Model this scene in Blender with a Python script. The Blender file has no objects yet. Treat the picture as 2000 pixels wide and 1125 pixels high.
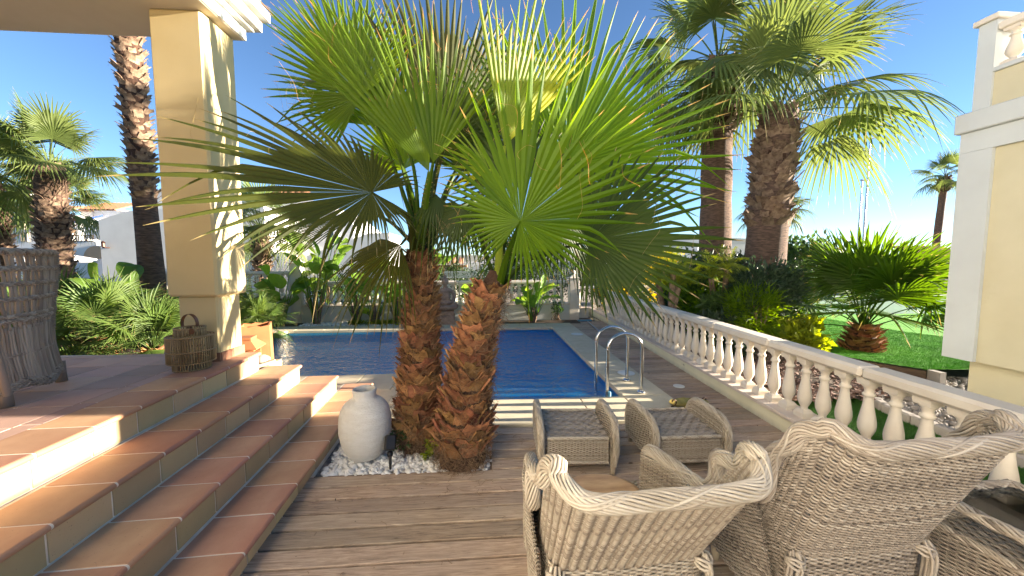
import bpy, math, random
import numpy as np
from mathutils import Vector, Matrix, Euler
random.seed(7); RNG = np.random.default_rng(7)
R = math.radians
SC = bpy.context.scene
COL = SC.collection

# ------------------------------------------------------------------ camera, sky, sun
CAM = np.array([0.0, 0.0, 1.65])
YAW, PITCH, FPX = R(4.398), R(4.293), 726.0
cd = bpy.data.cameras.new('camera'); cam = bpy.data.objects.new('camera', cd); COL.objects.link(cam)
cd.sensor_width = 36; cd.lens = FPX / 2000 * 36; cd.clip_start = .05; cd.clip_end = 3000
cam.location = CAM; cam.rotation_euler = (R(90) - PITCH, 0, -YAW)
SC.camera = cam
SUN_EL, SUN_AZ = R(10.0), (1.0, -0.04)
w = bpy.data.worlds.new('World'); SC.world = w; w.use_nodes = True
nt = w.node_tree; bg = nt.nodes['Background']
sky = nt.nodes.new('ShaderNodeTexSky'); sky.sky_type = 'NISHITA'; sky.sun_disc = False
sky.sun_elevation = SUN_EL; sky.sun_rotation = math.atan2(SUN_AZ[0], SUN_AZ[1])
sky.air_density = 0.68; sky.dust_density = 0.0; sky.ozone_density = 3.0; sky.altitude = 50
nt.links.new(sky.outputs[0], bg.inputs[0]); bg.inputs[1].default_value = 0.05
sd = bpy.data.lights.new('sun', 'SUN'); so = bpy.data.objects.new('sun', sd); COL.objects.link(so)
sd.energy = 4.6; sd.angle = R(0.5); sd.color = (1.0, .90, .76)
sv = Vector((SUN_AZ[0] * math.cos(SUN_EL), SUN_AZ[1] * math.cos(SUN_EL), math.sin(SUN_EL)))
so.rotation_euler = sv.to_track_quat('Z', 'Y').to_euler(); so.location = (20, 0, 10)
SC.view_settings.view_transform = 'Standard'; SC.view_settings.look = 'None'
SC.view_settings.exposure = 2.75; SC.view_settings.gamma = 1.0
SC.view_settings.use_curve_mapping = False
SC.view_settings.use_white_balance = True; SC.view_settings.white_balance_temperature = 6700; SC.view_settings.white_balance_tint = 10
SC.render.engine = 'CYCLES'
SC.cycles.max_bounces = 8; SC.cycles.transparent_max_bounces = 12
SC.cycles.use_denoising = True

_f = np.array([math.sin(YAW) * math.cos(PITCH), math.cos(YAW) * math.cos(PITCH), -math.sin(PITCH)])
_r = np.array([math.cos(YAW), -math.sin(YAW), 0]); _u = np.cross(_r, _f)
def P(px, py, y):
    "photo pixel + distance along the plot -> world point"
    d = _f + _r * (px - 1000) / FPX + _u * (562.5 - py) / FPX
    return CAM + d * (y / d[1])
def PZ(px, py, z):
    d = _f + _r * (px - 1000) / FPX + _u * (562.5 - py) / FPX
    return CAM + d * ((z - CAM[2]) / d[2])

# ------------------------------------------------------------------ mesh helpers
class G:
    def __init__(s): s.V = []; s.F = {3: [], 4: []}; s.n = 0; s.A = {}; s.poly = []
    def add(s, v, quads=None, tris=None, **attrs):
        v = np.asarray(v, float).reshape(-1, 3)
        if quads is not None and len(quads): s.F[4].append(np.asarray(quads, int).reshape(-1, 4) + s.n)
        if tris is not None and len(tris): s.F[3].append(np.asarray(tris, int).reshape(-1, 3) + s.n)
        s.V.append(v)
        for k, a in attrs.items():
            s.A.setdefault(k, []).append((s.n, np.broadcast_to(np.asarray(a, float), (len(v),))))
        s.n += len(v)
        return s
    def ngon(s, v, faces):
        v = np.asarray(v, float).reshape(-1, 3)
        for f in faces: s.poly.append([i + s.n for i in f])
        s.V.append(v); s.n += len(v); return s
    def mesh(s, name, mat=None, smooth=False, angle=None):
        V = np.concatenate(s.V)
        q = np.concatenate(s.F[4]) if s.F[4] else np.zeros((0, 4), int)
        t = np.concatenate(s.F[3]) if s.F[3] else np.zeros((0, 3), int)
        loops = [q.ravel(), t.ravel()] + [np.array(p) for p in s.poly]
        tot = np.concatenate([np.full(len(q), 4), np.full(len(t), 3), np.array([len(p) for p in s.poly], int)]).astype(int)
        L = np.concatenate(loops).astype(int)
        me = bpy.data.meshes.new(name)
        me.vertices.add(len(V)); me.vertices.foreach_set('co', V.ravel())
        me.loops.add(len(L)); me.loops.foreach_set('vertex_index', L)
        me.polygons.add(len(tot)); me.polygons.foreach_set('loop_start', np.concatenate([[0], np.cumsum(tot)[:-1]]).astype(int))
        me.polygons.foreach_set('loop_total', tot)
        me.polygons.foreach_set('use_smooth', np.full(len(tot), bool(smooth)))
        me.update(calc_edges=True); me.validate()
        for k, lst in s.A.items():
            a = np.zeros(len(V))
            for st, arr in lst: a[st:st + len(arr)] = arr
            at = me.attributes.new(k, 'FLOAT', 'POINT'); at.data.foreach_set('value', a)
        if mat: me.materials.append(mat)
        return me
    def build(s, name, mat=None, parent=None, smooth=False, loc=None, rot=None):
        o = bpy.data.objects.new(name, s.mesh(name, mat, smooth)); COL.objects.link(o)
        if parent is not None: o.parent = parent
        if loc is not None: o.location = loc
        if rot is not None: o.rotation_euler = rot
        return o

def inst(me, name, parent=None, loc=(0, 0, 0), rot=(0, 0, 0), sc=None):
    o = bpy.data.objects.new(name, me); COL.objects.link(o)
    if parent is not None: o.parent = parent
    o.location = loc; o.rotation_euler = rot
    if sc is not None: o.scale = sc if hasattr(sc, '__len__') else (sc, sc, sc)
    return o
def tag(o, label=None, cat=None, group=None, kind=None):
    if label: o['label'] = label
    if cat: o['category'] = cat
    if group: o['group'] = group
    if kind: o['kind'] = kind
    return o
def thing(name, loc=(0, 0, 0), rz=0, label=None, cat=None, group=None, kind=None):
    o = bpy.data.objects.new(name, None); COL.objects.link(o); o.location = loc; o.rotation_euler = (0, 0, rz)
    o.empty_display_size = .1
    return tag(o, label, cat, group, kind)

BOXF = [(0, 3, 2, 1), (4, 5, 6, 7), (0, 1, 5, 4), (1, 2, 6, 5), (2, 3, 7, 6), (3, 0, 4, 7)]
def box(g, x0, x1, y0, y1, z0, z1, **a):
    return g.add([(x0, y0, z0), (x1, y0, z0), (x1, y1, z0), (x0, y1, z0), (x0, y0, z1), (x1, y0, z1), (x1, y1, z1), (x0, y1, z1)], BOXF, **a)
def hexa(g, p, **a):   # 8 points bottom loop, top loop
    return g.add(p, BOXF, **a)
def cbox(g, x0, x1, y0, y1, z0, z1, b, **a):
    "box with chamfered edges"
    vs = []; idx = {}
    X, Y, Z = (x0, x1), (y0, y1), (z0, z1)
    for i in (0, 1):
        for j in (0, 1):
            for k in (0, 1):
                sx, sy, sz = (1 if i == 0 else -1), (1 if j == 0 else -1), (1 if k == 0 else -1)
                for m in range(3):
                    p = [X[i] + sx * b, Y[j] + sy * b, Z[k] + sz * b]
                    p[m] = (X[i], Y[j], Z[k])[m]
                    idx[(i, j, k, m)] = len(vs); vs.append(p)
    q = []; t = []
    for m in range(3):
        for s_ in (0, 1):
            c = []
            for (u, v_) in ((0, 0), (1, 0), (1, 1), (0, 1)):
                key = [0, 0, 0]; key[m] = s_; key[(m + 1) % 3] = u; key[(m + 2) % 3] = v_
                c.append(idx[(*key, m)])
            q.append(c if s_ else c[::-1])
    for m in range(3):
        a1, a2 = (m + 1) % 3, (m + 2) % 3
        for u in (0, 1):
            for v_ in (0, 1):
                k0 = [0, 0, 0]; k1 = [0, 0, 0]; k1[m] = 1
                k0[a1] = k1[a1] = u; k0[a2] = k1[a2] = v_
                c = [idx[(*k0, a1)], idx[(*k1, a1)], idx[(*k1, a2)], idx[(*k0, a2)]]
                q.append(c if (u ^ v_) else c[::-1])
    for i in (0, 1):
        for j in (0, 1):
            for k in (0, 1):
                c = [idx[(i, j, k, m)] for m in range(3)]
                t.append(c if (i + j + k) % 2 else c[::-1])
    return g.add(vs, q, t, **a)
def smooth_path(pts, n=8, closed=False):
    pts = np.asarray(pts, float); N = len(pts); out = []
    rng = range(N if closed else N - 1)
    for i in rng:
        p0 = pts[(i - 1) % N] if closed or i > 0 else 2 * pts[0] - pts[1]
        p1 = pts[i]; p2 = pts[(i + 1) % N]
        p3 = pts[(i + 2) % N] if closed or i + 2 < N else 2 * pts[-1] - pts[-2]
        for t in np.arange(n) / n:
            out.append(.5 * ((2 * p1) + (-p0 + p2) * t + (2 * p0 - 5 * p1 + 4 * p2 - p3) * t * t + (-p0 + 3 * p1 - 3 * p2 + p3) * t ** 3))
    if not closed: out.append(pts[-1])
    return np.array(out)
def tubes(g, Pp, r, k=5, closed=False, ref=None, caps=False, flat=1.0, **a):
    "batch of tubes: Pp (S,N,3); r scalar, (N,), or (S,N)"
    Pp = np.asarray(Pp, float)
    if Pp.ndim == 2: Pp = Pp[None]
    S, N, _ = Pp.shape
    if closed: T = np.roll(Pp, -1, 1) - np.roll(Pp, 1, 1)
    else: T = np.gradient(Pp, axis=1)
    T /= np.linalg.norm(T, axis=2, keepdims=True) + 1e-12
    if ref is None: ref = np.array([.13, .21, .97])
    ref = np.broadcast_to(np.asarray(ref, float), Pp.shape)
    A = np.cross(T, ref); nA = np.linalg.norm(A, axis=2, keepdims=True)
    bad = nA[..., 0] < .05
    if bad.any():
        A2 = np.cross(T, np.array([1., .1, .05])); A = np.where(bad[..., None], A2, A); nA = np.linalg.norm(A, axis=2, keepdims=True)
    A /= nA; Bv = np.cross(A, T)
    r = np.broadcast_to(np.asarray(r, float), (S, N))
    th = np.arange(k) * 2 * math.pi / k + math.pi / k
    V = Pp[:, :, None, :] + r[:, :, None, None] * (np.cos(th)[None, None, :, None] * A[:, :, None, :] + flat * np.sin(th)[None, None, :, None] * Bv[:, :, None, :])
    idx = np.arange(S * N * k).reshape(S, N, k)
    if closed: i0 = idx; i1 = np.roll(idx, -1, 1)
    else: i0 = idx[:, :-1]; i1 = idx[:, 1:]
    q = np.stack([i0, np.roll(i0, -1, 2), np.roll(i1, -1, 2), i1], -1).reshape(-1, 4)
    at = {}
    for kk, vv in a.items():
        vv = np.asarray(vv, float)
        if vv.ndim == 1 and len(vv) == S: vv = np.repeat(vv, N * k)
        elif vv.ndim == 2: vv = np.repeat(vv.ravel(), k)
        at[kk] = vv
    g.add(V.reshape(-1, 3), q, **at)
    if caps and not closed:
        base = g.n - S * N * k
        for s_ in range(S):
            g.poly.append([base + s_ * N * k + j for j in range(k)][::-1])
            g.poly.append([base + s_ * N * k + (N - 1) * k + j for j in range(k)])
    return g
def lathe(g, prof, n=24, c=(0, 0, 0), wob=0, **a):
    prof = np.asarray(prof, float); m = len(prof)
    th = np.arange(n) * 2 * math.pi / n
    rr = prof[:, 0][:, None] * (1 + (RNG.normal(0, wob, (m, n)) if wob else 0))
    V = np.stack([c[0] + rr * np.cos(th), c[1] + rr * np.sin(th), np.broadcast_to(c[2] + prof[:, 1][:, None], (m, n))], -1)
    i = np.arange(m * n).reshape(m, n); q = np.stack([i[:-1], np.roll(i[:-1], -1, 1), np.roll(i[1:], -1, 1), i[1:]], -1).reshape(-1, 4)
    return g.add(V.reshape(-1, 3), q, **a)
def grid(g, V, **a):
    V = np.asarray(V, float); m, n, _ = V.shape; i = np.arange(m * n).reshape(m, n)
    q = np.stack([i[:-1, :-1], i[:-1, 1:], i[1:, 1:], i[1:, :-1]], -1).reshape(-1, 4)
    return g.add(V.reshape(-1, 3), q, **a)

# ------------------------------------------------------------------ materials
def newmat(name):
    m = bpy.data.materials.new(name); m.use_nodes = True
    return m, m.node_tree, m.node_tree.nodes, m.node_tree.links, m.node_tree.nodes['Principled BSDF']
def ramp(N, L, fac, cols, pos=None):
    r = N.new('ShaderNodeValToRGB'); e = r.color_ramp.elements
    pos = pos or [i / (len(cols) - 1) for i in range(len(cols))]
    while len(e) < len(cols): e.new(.5)
    for el, c, p in zip(e, cols, pos): el.color = (*c, 1); el.position = p
    if fac is not None: L.new(fac, r.inputs[0])
    return r.outputs[0]
def mixc(N, L, fac, a, b, mode='MIX'):
    m = N.new('ShaderNodeMix'); m.data_type = 'RGBA'; m.blend_type = mode
    def put(i, v):
        if isinstance(v, (int, float)): m.inputs[i].default_value = v
        elif isinstance(v, tuple): m.inputs[i].default_value = (*v, 1) if len(v) == 3 else v
        else: L.new(v, m.inputs[i])
    put(0, fac); put(6, a); put(7, b)
    return m.outputs[2]
def math_(N, L, op, a, b=0.0, c=None):
    m = N.new('ShaderNodeMath'); m.operation = op
    for i, v in enumerate((a, b) if c is None else (a, b, c)):
        if isinstance(v, (int, float)): m.inputs[i].default_value = v
        else: L.new(v, m.inputs[i])
    return m.outputs[0]
def coords(N, L, scale=(1, 1, 1), objrand=False, world=False):
    t = N.new('ShaderNodeTexCoord'); out = t.outputs['Object']
    if world:
        gmt = N.new('ShaderNodeNewGeometry'); out = gmt.outputs['Position']
    if objrand:
        oi = N.new('ShaderNodeObjectInfo')
        mm = N.new('ShaderNodeMath'); mm.operation = 'MULTIPLY'; mm.inputs[1].default_value = 37.0; L.new(oi.outputs['Random'], mm.inputs[0])
        va = N.new('ShaderNodeVectorMath'); va.operation = 'ADD'; L.new(out, va.inputs[0]); L.new(mm.outputs[0], va.inputs[1]); out = va.outputs[0]
    mp = N.new('ShaderNodeMapping'); mp.inputs['Scale'].default_value = scale; L.new(out, mp.inputs[0])
    return mp.outputs[0]
def noise(N, L, vec, scale, detail=4, rough=.55, dist=0):
    n = N.new('ShaderNodeTexNoise'); n.inputs['Scale'].default_value = scale; n.inputs['Detail'].default_value = detail
    n.inputs['Roughness'].default_value = rough; n.inputs['Distortion'].default_value = dist; L.new(vec, n.inputs['Vector'])
    return n.outputs['Fac']
def bump(N, L, bsdf, h, strength=.3, dist=.01):
    b = N.new('ShaderNodeBump'); b.inputs['Strength'].default_value = strength; b.inputs['Distance'].default_value = dist
    L.new(h, b.inputs['Height']); L.new(b.outputs[0], bsdf.inputs['Normal'])
def objrand_tint(N, L, col, lo=.8, hi=1.15, hue=.0):
    oi = N.new('ShaderNodeObjectInfo'); h = N.new('ShaderNodeHueSaturation')
    mr = N.new('ShaderNodeMapRange'); mr.inputs[3].default_value = lo; mr.inputs[4].default_value = hi
    L.new(oi.outputs['Random'], mr.inputs[0]); L.new(mr.outputs[0], h.inputs['Value']); L.new(col, h.inputs['Color'])
    if hue:
        f = math_(N, L, 'FRACT', math_(N, L, 'MULTIPLY', oi.outputs['Random'], 7.31))
        m2 = N.new('ShaderNodeMapRange'); m2.inputs[3].default_value = .5 - hue; m2.inputs[4].default_value = .5 + hue
        L.new(f, m2.inputs[0]); L.new(m2.outputs[0], h.inputs['Hue'])
    return h.outputs[0]
def pm(name, c1, c2=None, scale=6, rough=.7, bs=0, bscale=60, bdist=.004, stretch=(1, 1, 1), rnd=None, detail=5, metal=0, world=False, dirt=None, spec=.4, hue=0):
    m, nt_, N, L, b = newmat(name)
    c2 = c2 or tuple(x * .8 for x in c1)
    v = coords(N, L, stretch, objrand=rnd is not None and not world, world=world)
    f = noise(N, L, v, scale, detail)
    col = ramp(N, L, f, [c2, c1], [.3, .7])
    if dirt:
        d = noise(N, L, v, dirt[1], 6, .65); dm = N.new('ShaderNodeMapRange'); dm.inputs[1].default_value = dirt[2]; dm.inputs[2].default_value = dirt[2] + .18; L.new(d, dm.inputs[0])
        col = mixc(N, L, math_(N, L, 'MULTIPLY', dm.outputs[0], dirt[3]), col, dirt[0])
    if rnd: col = objrand_tint(N, L, col, rnd[0], rnd[1], hue)
    L.new(col, b.inputs['Base Color']); b.inputs['Roughness'].default_value = rough
    b.inputs['Metallic'].default_value = metal; b.inputs['Specular IOR Level'].default_value = spec
    if bs: bump(N, L, b, noise(N, L, v, bscale, 4, .6), bs, bdist)
    return m
def leafmat(name, c1, c2, tip=(.45, .30, .10), yellow=None, trans=.45, rough=.42, tipstart=.87, hue=.01):
    "c1/c2 base colours; attribute tone (per leaflet) and tip (along)"
    m, nt_, N, L, b = newmat(name)
    at = N.new('ShaderNodeAttribute'); at.attribute_name = 'tone'
    ap = N.new('ShaderNodeAttribute'); ap.attribute_name = 'tip'
    col = ramp(N, L, at.outputs['Fac'], [c2, c1])
    v = coords(N, L, (1, 1, 1)); f = noise(N, L, v, 9, 3)
    col = mixc(N, L, math_(N, L, 'MULTIPLY', f, .45), col, tuple(x * .65 for x in c1))
    if yellow:
        fy = N.new('ShaderNodeMapRange'); fy.inputs[1].default_value = yellow[1]; fy.inputs[2].default_value = yellow[2]
        L.new(at.outputs['Fac'], fy.inputs[0]); col = mixc(N, L, fy.outputs[0], col, yellow[0])
    mr = N.new('ShaderNodeMapRange'); mr.inputs[1].default_value = tipstart; mr.inputs[2].default_value = min(1, tipstart + .05); L.new(ap.outputs['Fac'], mr.inputs[0])
    col = mixc(N, L, mr.outputs[0], col, tip)
    col = objrand_tint(N, L, col, .82, 1.2, hue)
    L.new(col, b.inputs['Base Color']); b.inputs['Roughness'].default_value = rough + .08; b.inputs['Specular IOR Level'].default_value = .3
    t = N.new('ShaderNodeBsdfTranslucent'); ms = N.new('ShaderNodeMixShader'); ms.inputs[0].default_value = trans
    hs = N.new('ShaderNodeHueSaturation'); hs.inputs['Hue'].default_value = .485; hs.inputs['Saturation'].default_value = 1.1; hs.inputs['Value'].default_value = 2.0
    L.new(col, hs.inputs['Color']); L.new(hs.outputs[0], t.inputs['Color'])
    L.new(b.outputs[0], ms.inputs[1]); L.new(t.outputs[0], ms.inputs[2]); L.new(ms.outputs[0], N['Material Output'].inputs['Surface'])
    return m

M = {}
M['leaf'] = leafmat('palm_leaf', (.15, .25, .010), (.055, .12, .007), trans=.55)
M['leaf_dark'] = leafmat('palm_leaf_dark', (.05, .085, .010), (.02, .042, .006), tip=(.35, .27, .12), trans=.4)
M['leaf_olive'] = leafmat('palm_leaf_olive', (.085, .092, .010), (.035, .048, .006), tip=(.38, .28, .12), trans=.45)
M['leaf_mid'] = leafmat('young_palm_leaf', (.085, .155, .016), (.04, .085, .009), tip=(.3, .25, .08), trans=.42)
M['leaf_yellow'] = leafmat('palm_leaf_yellow', (.30, .34, .03), (.16, .24, .02), yellow=((.36, .36, .02), .5, .95), trans=.5)
M['leaf_far'] = leafmat('washingtonia_leaf', (.155, .20, .055), (.075, .11, .03), tip=(.28, .22, .10), trans=.32, tipstart=.88)
M['leaf_blue'] = leafmat('dwarf_palm_leaf', (.14, .21, .045), (.055, .095, .025), tip=(.3, .25, .1), trans=.4)
M['leaf_banana'] = leafmat('strelitzia_leaf', (.19, .31, .045), (.09, .17, .03), tip=(.35, .25, .08), trans=.45, rough=.32)
M['leaf_shrub'] = leafmat('shrub_leaf', (.07, .13, .03), (.03, .06, .02), tip=(.07, .12, .03), trans=.3)
M['leaf_lime'] = leafmat('lime_leaf', (.27, .32, .03), (.13, .19, .02), tip=(.2, .25, .04), trans=.4)
M['leaf_flower'] = leafmat('yellow_blossom', (.75, .46, .02), (.45, .33, .02), tip=(.7, .4, .02), trans=.35)
M['leaf_darkshrub'] = leafmat('dark_shrub_leaf', (.05, .085, .04), (.018, .035, .018), tip=(.05, .09, .04), trans=.2, rough=.3)
M['petiole'] = pm('petiole', (.17, .24, .04), (.09, .15, .03), 4, .45)
M['boot'] = pm('palm_boot', (.46, .23, .10), (.13, .05, .022), 8, .8, .5, 60, .004, (1, 1, .5), rnd=(.55, 1.35), hue=.02, spec=.2)
M['boot_far'] = pm('palm_boot_weathered', (.30, .21, .14), (.10, .06, .04), 14, .85, .5, 60, rnd=(.65, 1.3), spec=.2)
M['core'] = pm('palm_core', (.09, .045, .025), (.025, .012, .008), 14, .95, .9, 45, .02, (1, 1, .6))
M['bark'] = pm('palm_bark', (.20, .12, .08), (.06, .035, .025), 6, .9, .9, 30, .02, (1.5, 1.5, 7))
M['fibre'] = pm('palm_fibre', (.30, .19, .10), (.10, .06, .035), 20, .9)
M['plaster'] = pm('cream_plaster', (.72, .58, .31), (.67, .53, .27), 3, .85, .5, 170, .004, dirt=((.5, .4, .22), 2.5, .62, .3))
M['plaster_neigh'] = pm('neighbour_yellow_plaster', (.57, .52, .36), (.51, .46, .31), 2.5, .9, .35, 150, .003, dirt=((.40, .34, .22), 2.0, .57, .5))
M['plaster_grey'] = pm('neighbour_white_plaster', (.53, .56, .55), (.48, .50, .49), 2.5, .85, .3, 150, .003, dirt=((.42, .41, .36), 2.2, .58, .5))
M['ceiling'] = pm('porch_ceiling', (.60, .55, .47), (.55, .50, .42), 3, .9, .3, 120)
M['white'] = pm('white_moulding', (.76, .75, .70), (.70, .69, .64), 3, .7, .15, 150, .002)
M['house_white'] = pm('house_white', (.78, .77, .74), (.70, .69, .66), 1.5, .85, .1, 40, dirt=((.5, .46, .4), 1.2, .6, .35))
M['house_peach'] = pm('house_peach', (.66, .42, .26), (.6, .38, .24), 2, .85)
M['house_beige'] = pm('house_beige', (.52, .44, .32), (.46, .38, .28), 2, .85)
M['glass_dark'] = pm('window_glass', (.05, .06, .07), (.03, .04, .05), 2, .15, spec=.8)
M['blue_cloth'] = pm('blue_awning', (.02, .06, .35), (.02, .05, .28), 4, .8)
M['white_cloth'] = pm('white_canopy', (.75, .76, .78), (.7, .7, .72), 4, .8)
M['roof_tile'] = pm('roof_tile', (.50, .24, .13), (.36, .16, .09), 7, .8, rnd=(.75, 1.2))
M['terracotta'] = pm('terracotta_pot', (.44, .17, .065), (.33, .12, .045), 4, .8, .3, 90, .003, dirt=((.5, .28, .16), 5, .6, .5))
M['skirt'] = pm('skirting_tile', (.38, .19, .11), (.28, .13, .08), 5, .5, .1, 90)
def _tile(name, c1, c2, edge, rough):
    m, nt_, N, L, b = newmat(name)
    v = coords(N, L, (1, 1, 1), objrand=True)
    f = noise(N, L, v, 5, 4, .6, .4); col = ramp(N, L, f, [c2, c1], [.3, .68])
    f2 = noise(N, L, v, 40, 3); col = mixc(N, L, math_(N, L, 'MULTIPLY', f2, .25), col, tuple(x * .7 for x in c1))
    # kiln flashing: redder towards the rounded edge of each tile
    t = N.new('ShaderNodeTexCoord'); sx = N.new('ShaderNodeSeparateXYZ'); L.new(t.outputs['Object'], sx.inputs[0])
    mr = N.new('ShaderNodeMapRange'); mr.inputs[1].default_value = -.10; mr.inputs[2].default_value = .01; L.new(sx.outputs[0], mr.inputs[0])
    col = mixc(N, L, math_(N, L, 'MULTIPLY', mr.outputs[0], .6), col, edge)
    col = objrand_tint(N, L, col, .74, 1.16, .011)
    sp = noise(N, L, v, 130, 2); sm = N.new('ShaderNodeMapRange'); sm.inputs[1].default_value = .70; sm.inputs[2].default_value = .73; L.new(sp, sm.inputs[0])
    col = mixc(N, L, math_(N, L, 'MULTIPLY', sm.outputs[0], .6), col, (.08, .05, .04))
    L.new(col, b.inputs['Base Color']); 
    rr = N.new('ShaderNodeMapRange'); rr.inputs[3].default_value = rough - .08; rr.inputs[4].default_value = rough + .15; L.new(noise(N, L, v, 7, 4), rr.inputs[0]); L.new(rr.outputs[0], b.inputs['Roughness'])
    bump(N, L, b, noise(N, L, v, 12, 5, .6), .12, .004)
    return m
M['tread'] = _tile('clay_tread', (.58, .335, .20), (.47, .25, .145), (.40, .17, .10), .6)
M['floor_tile'] = _tile('clay_floor', (.56, .37, .29), (.46, .29, .22), (.53, .34, .26), .52)
M['riser'] = _tile('clay_riser', (.56, .415, .225), (.48, .335, .17), (.55, .40, .215), .6)
M['grout'] = pm('grout', (.86, .79, .67), (.66, .58, .47), 9, .95, .4, 120, .002, world=True)
M['coping'] = pm('cream_coping_stone', (.62, .54, .38), (.54, .46, .32), 7, .8, .35, 110, .003, rnd=(.92, 1.06), dirt=((.42, .36, .25), 5, .58, .3))
M['marbleish'] = pm('balustrade_stone', (.68, .62, .52), (.62, .54, .44), 5, .7, .2, 90, .002, rnd=(.93, 1.05), dirt=((.55, .40, .30), 6, .60, .3))
M['ledge'] = pm('ledge_stone', (.70, .59, .49), (.62, .51, .41), 6, .75, .3, 90, .002, rnd=(.92, 1.06), dirt=((.38, .30, .24), 6, .6, .4))
def _wallpaint():
    m, nt_, N, L, b = newmat('cream_wall_paint')
    v = coords(N, L, (1, 1, 1), world=True)
    col = ramp(N, L, noise(N, L, v, 2, 4), [(.68, .62, .41), (.80, .74, .52)], [.3, .7])
    f = noise(N, L, v, 5.5, 8, .75); mr = N.new('ShaderNodeMapRange'); mr.inputs[1].default_value = .62; mr.inputs[2].default_value = .64; L.new(f, mr.inputs[0])
    big = noise(N, L, v, .9, 2); mb = N.new('ShaderNodeMapRange'); mb.inputs[1].default_value = .47; mb.inputs[2].default_value = .56; L.new(big, mb.inputs[0])
    col = mixc(N, L, math_(N, L, 'MULTIPLY', math_(N, L, 'MULTIPLY', mr.outputs[0], mb.outputs[0]), .8), col, (.23, .19, .12))
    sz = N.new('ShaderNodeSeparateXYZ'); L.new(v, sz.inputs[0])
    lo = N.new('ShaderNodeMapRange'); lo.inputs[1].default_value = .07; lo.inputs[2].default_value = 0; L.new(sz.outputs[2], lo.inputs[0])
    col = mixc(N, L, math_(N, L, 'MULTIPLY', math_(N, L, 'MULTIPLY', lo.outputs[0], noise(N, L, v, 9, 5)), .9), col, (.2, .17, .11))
    L.new(col, b.inputs['Base Color']); b.inputs['Roughness'].default_value = .85
    bump(N, L, b, noise(N, L, v, 60, 5), .3, .004); return m
M['wallpaint'] = _wallpaint()
M['bedwall'] = pm('bed_wall_render', (.70, .68, .61), (.56, .54, .48), 2, .9, .3, 60, world=True, dirt=((.25, .24, .21), 3, .58, .4))
def _wood():
    m, nt_, N, L, b = newmat('weathered_deck_wood')
    v = coords(N, L, (1.0, 16, 4), objrand=True); v2 = coords(N, L, (1, 1, 1), objrand=True)
    g1 = noise(N, L, v, 3.2, 8, .72, 1.6)
    col = ramp(N, L, g1, [(.16, .105, .07), (.46, .325, .225), (.64, .495, .36)], [.33, .5, .68])
    g3 = noise(N, L, coords(N, L, (3, 95, 10), objrand=True), 3, 5, .75, .3)
    fm = N.new('ShaderNodeMapRange'); fm.inputs[1].default_value = .52; fm.inputs[2].default_value = .66; L.new(g3, fm.inputs[0])
    col = mixc(N, L, math_(N, L, 'MULTIPLY', fm.outputs[0], .55), col, (.12, .085, .06))
    gr = noise(N, L, v2, 1.3, 3); gm = N.new('ShaderNodeMapRange'); gm.inputs[1].default_value = .38; gm.inputs[2].default_value = .62; L.new(gr, gm.inputs[0])
    col = mixc(N, L, math_(N, L, 'MULTIPLY', gm.outputs[0], .5), col, (.39, .31, .24))
    vo = N.new('ShaderNodeTexVoronoi'); vo.inputs['Scale'].default_value = 4.5; vo.inputs['Randomness'].default_value = 1
    mp = N.new('ShaderNodeMapping'); mp.inputs['Scale'].default_value = (1, 1.5, .01); L.new(v2, mp.inputs[0]); L.new(mp.outputs[0], vo.inputs['Vector'])
    kk = N.new('ShaderNodeMapRange'); kk.inputs[1].default_value = .11; kk.inputs[2].default_value = .045; L.new(vo.outputs['Distance'], kk.inputs[0])
    col = mixc(N, L, math_(N, L, 'MULTIPLY', kk.outputs[0], .8), col, (.07, .042, .028))
    vo2 = N.new('ShaderNodeTexVoronoi'); vo2.inputs['Scale'].default_value = 9; L.new(mp.outputs[0], vo2.inputs['Vector'])
    k2 = N.new('ShaderNodeMapRange'); k2.inputs[1].default_value = .050; k2.inputs[2].default_value = .035; L.new(vo2.outputs['Distance'], k2.inputs[0])
    col = mixc(N, L, math_(N, L, 'MULTIPLY', k2.outputs[0], .85), col, (.03, .022, .018))
    col = objrand_tint(N, L, col, .74, 1.18, .008)
    L.new(col, b.inputs['Base Color']); b.inputs['Roughness'].default_value = .72; b.inputs['Specular IOR Level'].default_value = .3
    bump(N, L, b, math_(N, L, 'ADD', g1, g3), .6, .004)
    return m
M['wood'] = _wood()
M['dark'] = pm('painted_gap_shade', (.03, .024, .02), (.02, .016, .013), 5, .95)  # near-black: shade under the deck boards put into the colour
def _wicker(name, a_, b_, c_):
    m, nt_, N, L, b = newmat(name)
    at = N.new('ShaderNodeAttribute'); at.attribute_name = 'tone'
    col = ramp(N, L, at.outputs['Fac'], [a_, b_, c_], [0, .45, 1])
    v = coords(N, L, (1, 1, 1)); f = noise(N, L, v, 5, 3)
    col = mixc(N, L, math_(N, L, 'MULTIPLY', f, .5), col, tuple(x * .62 for x in b_))
    L.new(col, b.inputs['Base Color']); b.inputs['Roughness'].default_value = .6; b.inputs['Specular IOR Level'].default_value = .35
    return m
M['wicker'] = _wicker('grey_rattan', (.20, .15, .11), (.45, .38, .285), (.65, .575, .46))
M['wicker2'] = _wicker('brown_grey_rattan', (.15, .12, .095), (.36, .30, .235), (.54, .475, .39))
M['stick'] = _wicker('weathered_stick', (.14, .105, .08), (.30, .24, .19), (.50, .43, .35))
M['cane'] = _wicker('brown_cane', (.16, .09, .04), (.34, .22, .10), (.50, .36, .18))
M['pole_wood'] = pm('pale_leg_wood', (.42, .35, .25), (.30, .24, .17), 9, .6, .2, 60, stretch=(1, 1, .2))
M['seatpad'] = pm('marbled_tan_top', (.70, .45, .22), (.42, .22, .09), 5, .55, .1, 60, stretch=(1, 4, 1))
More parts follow.
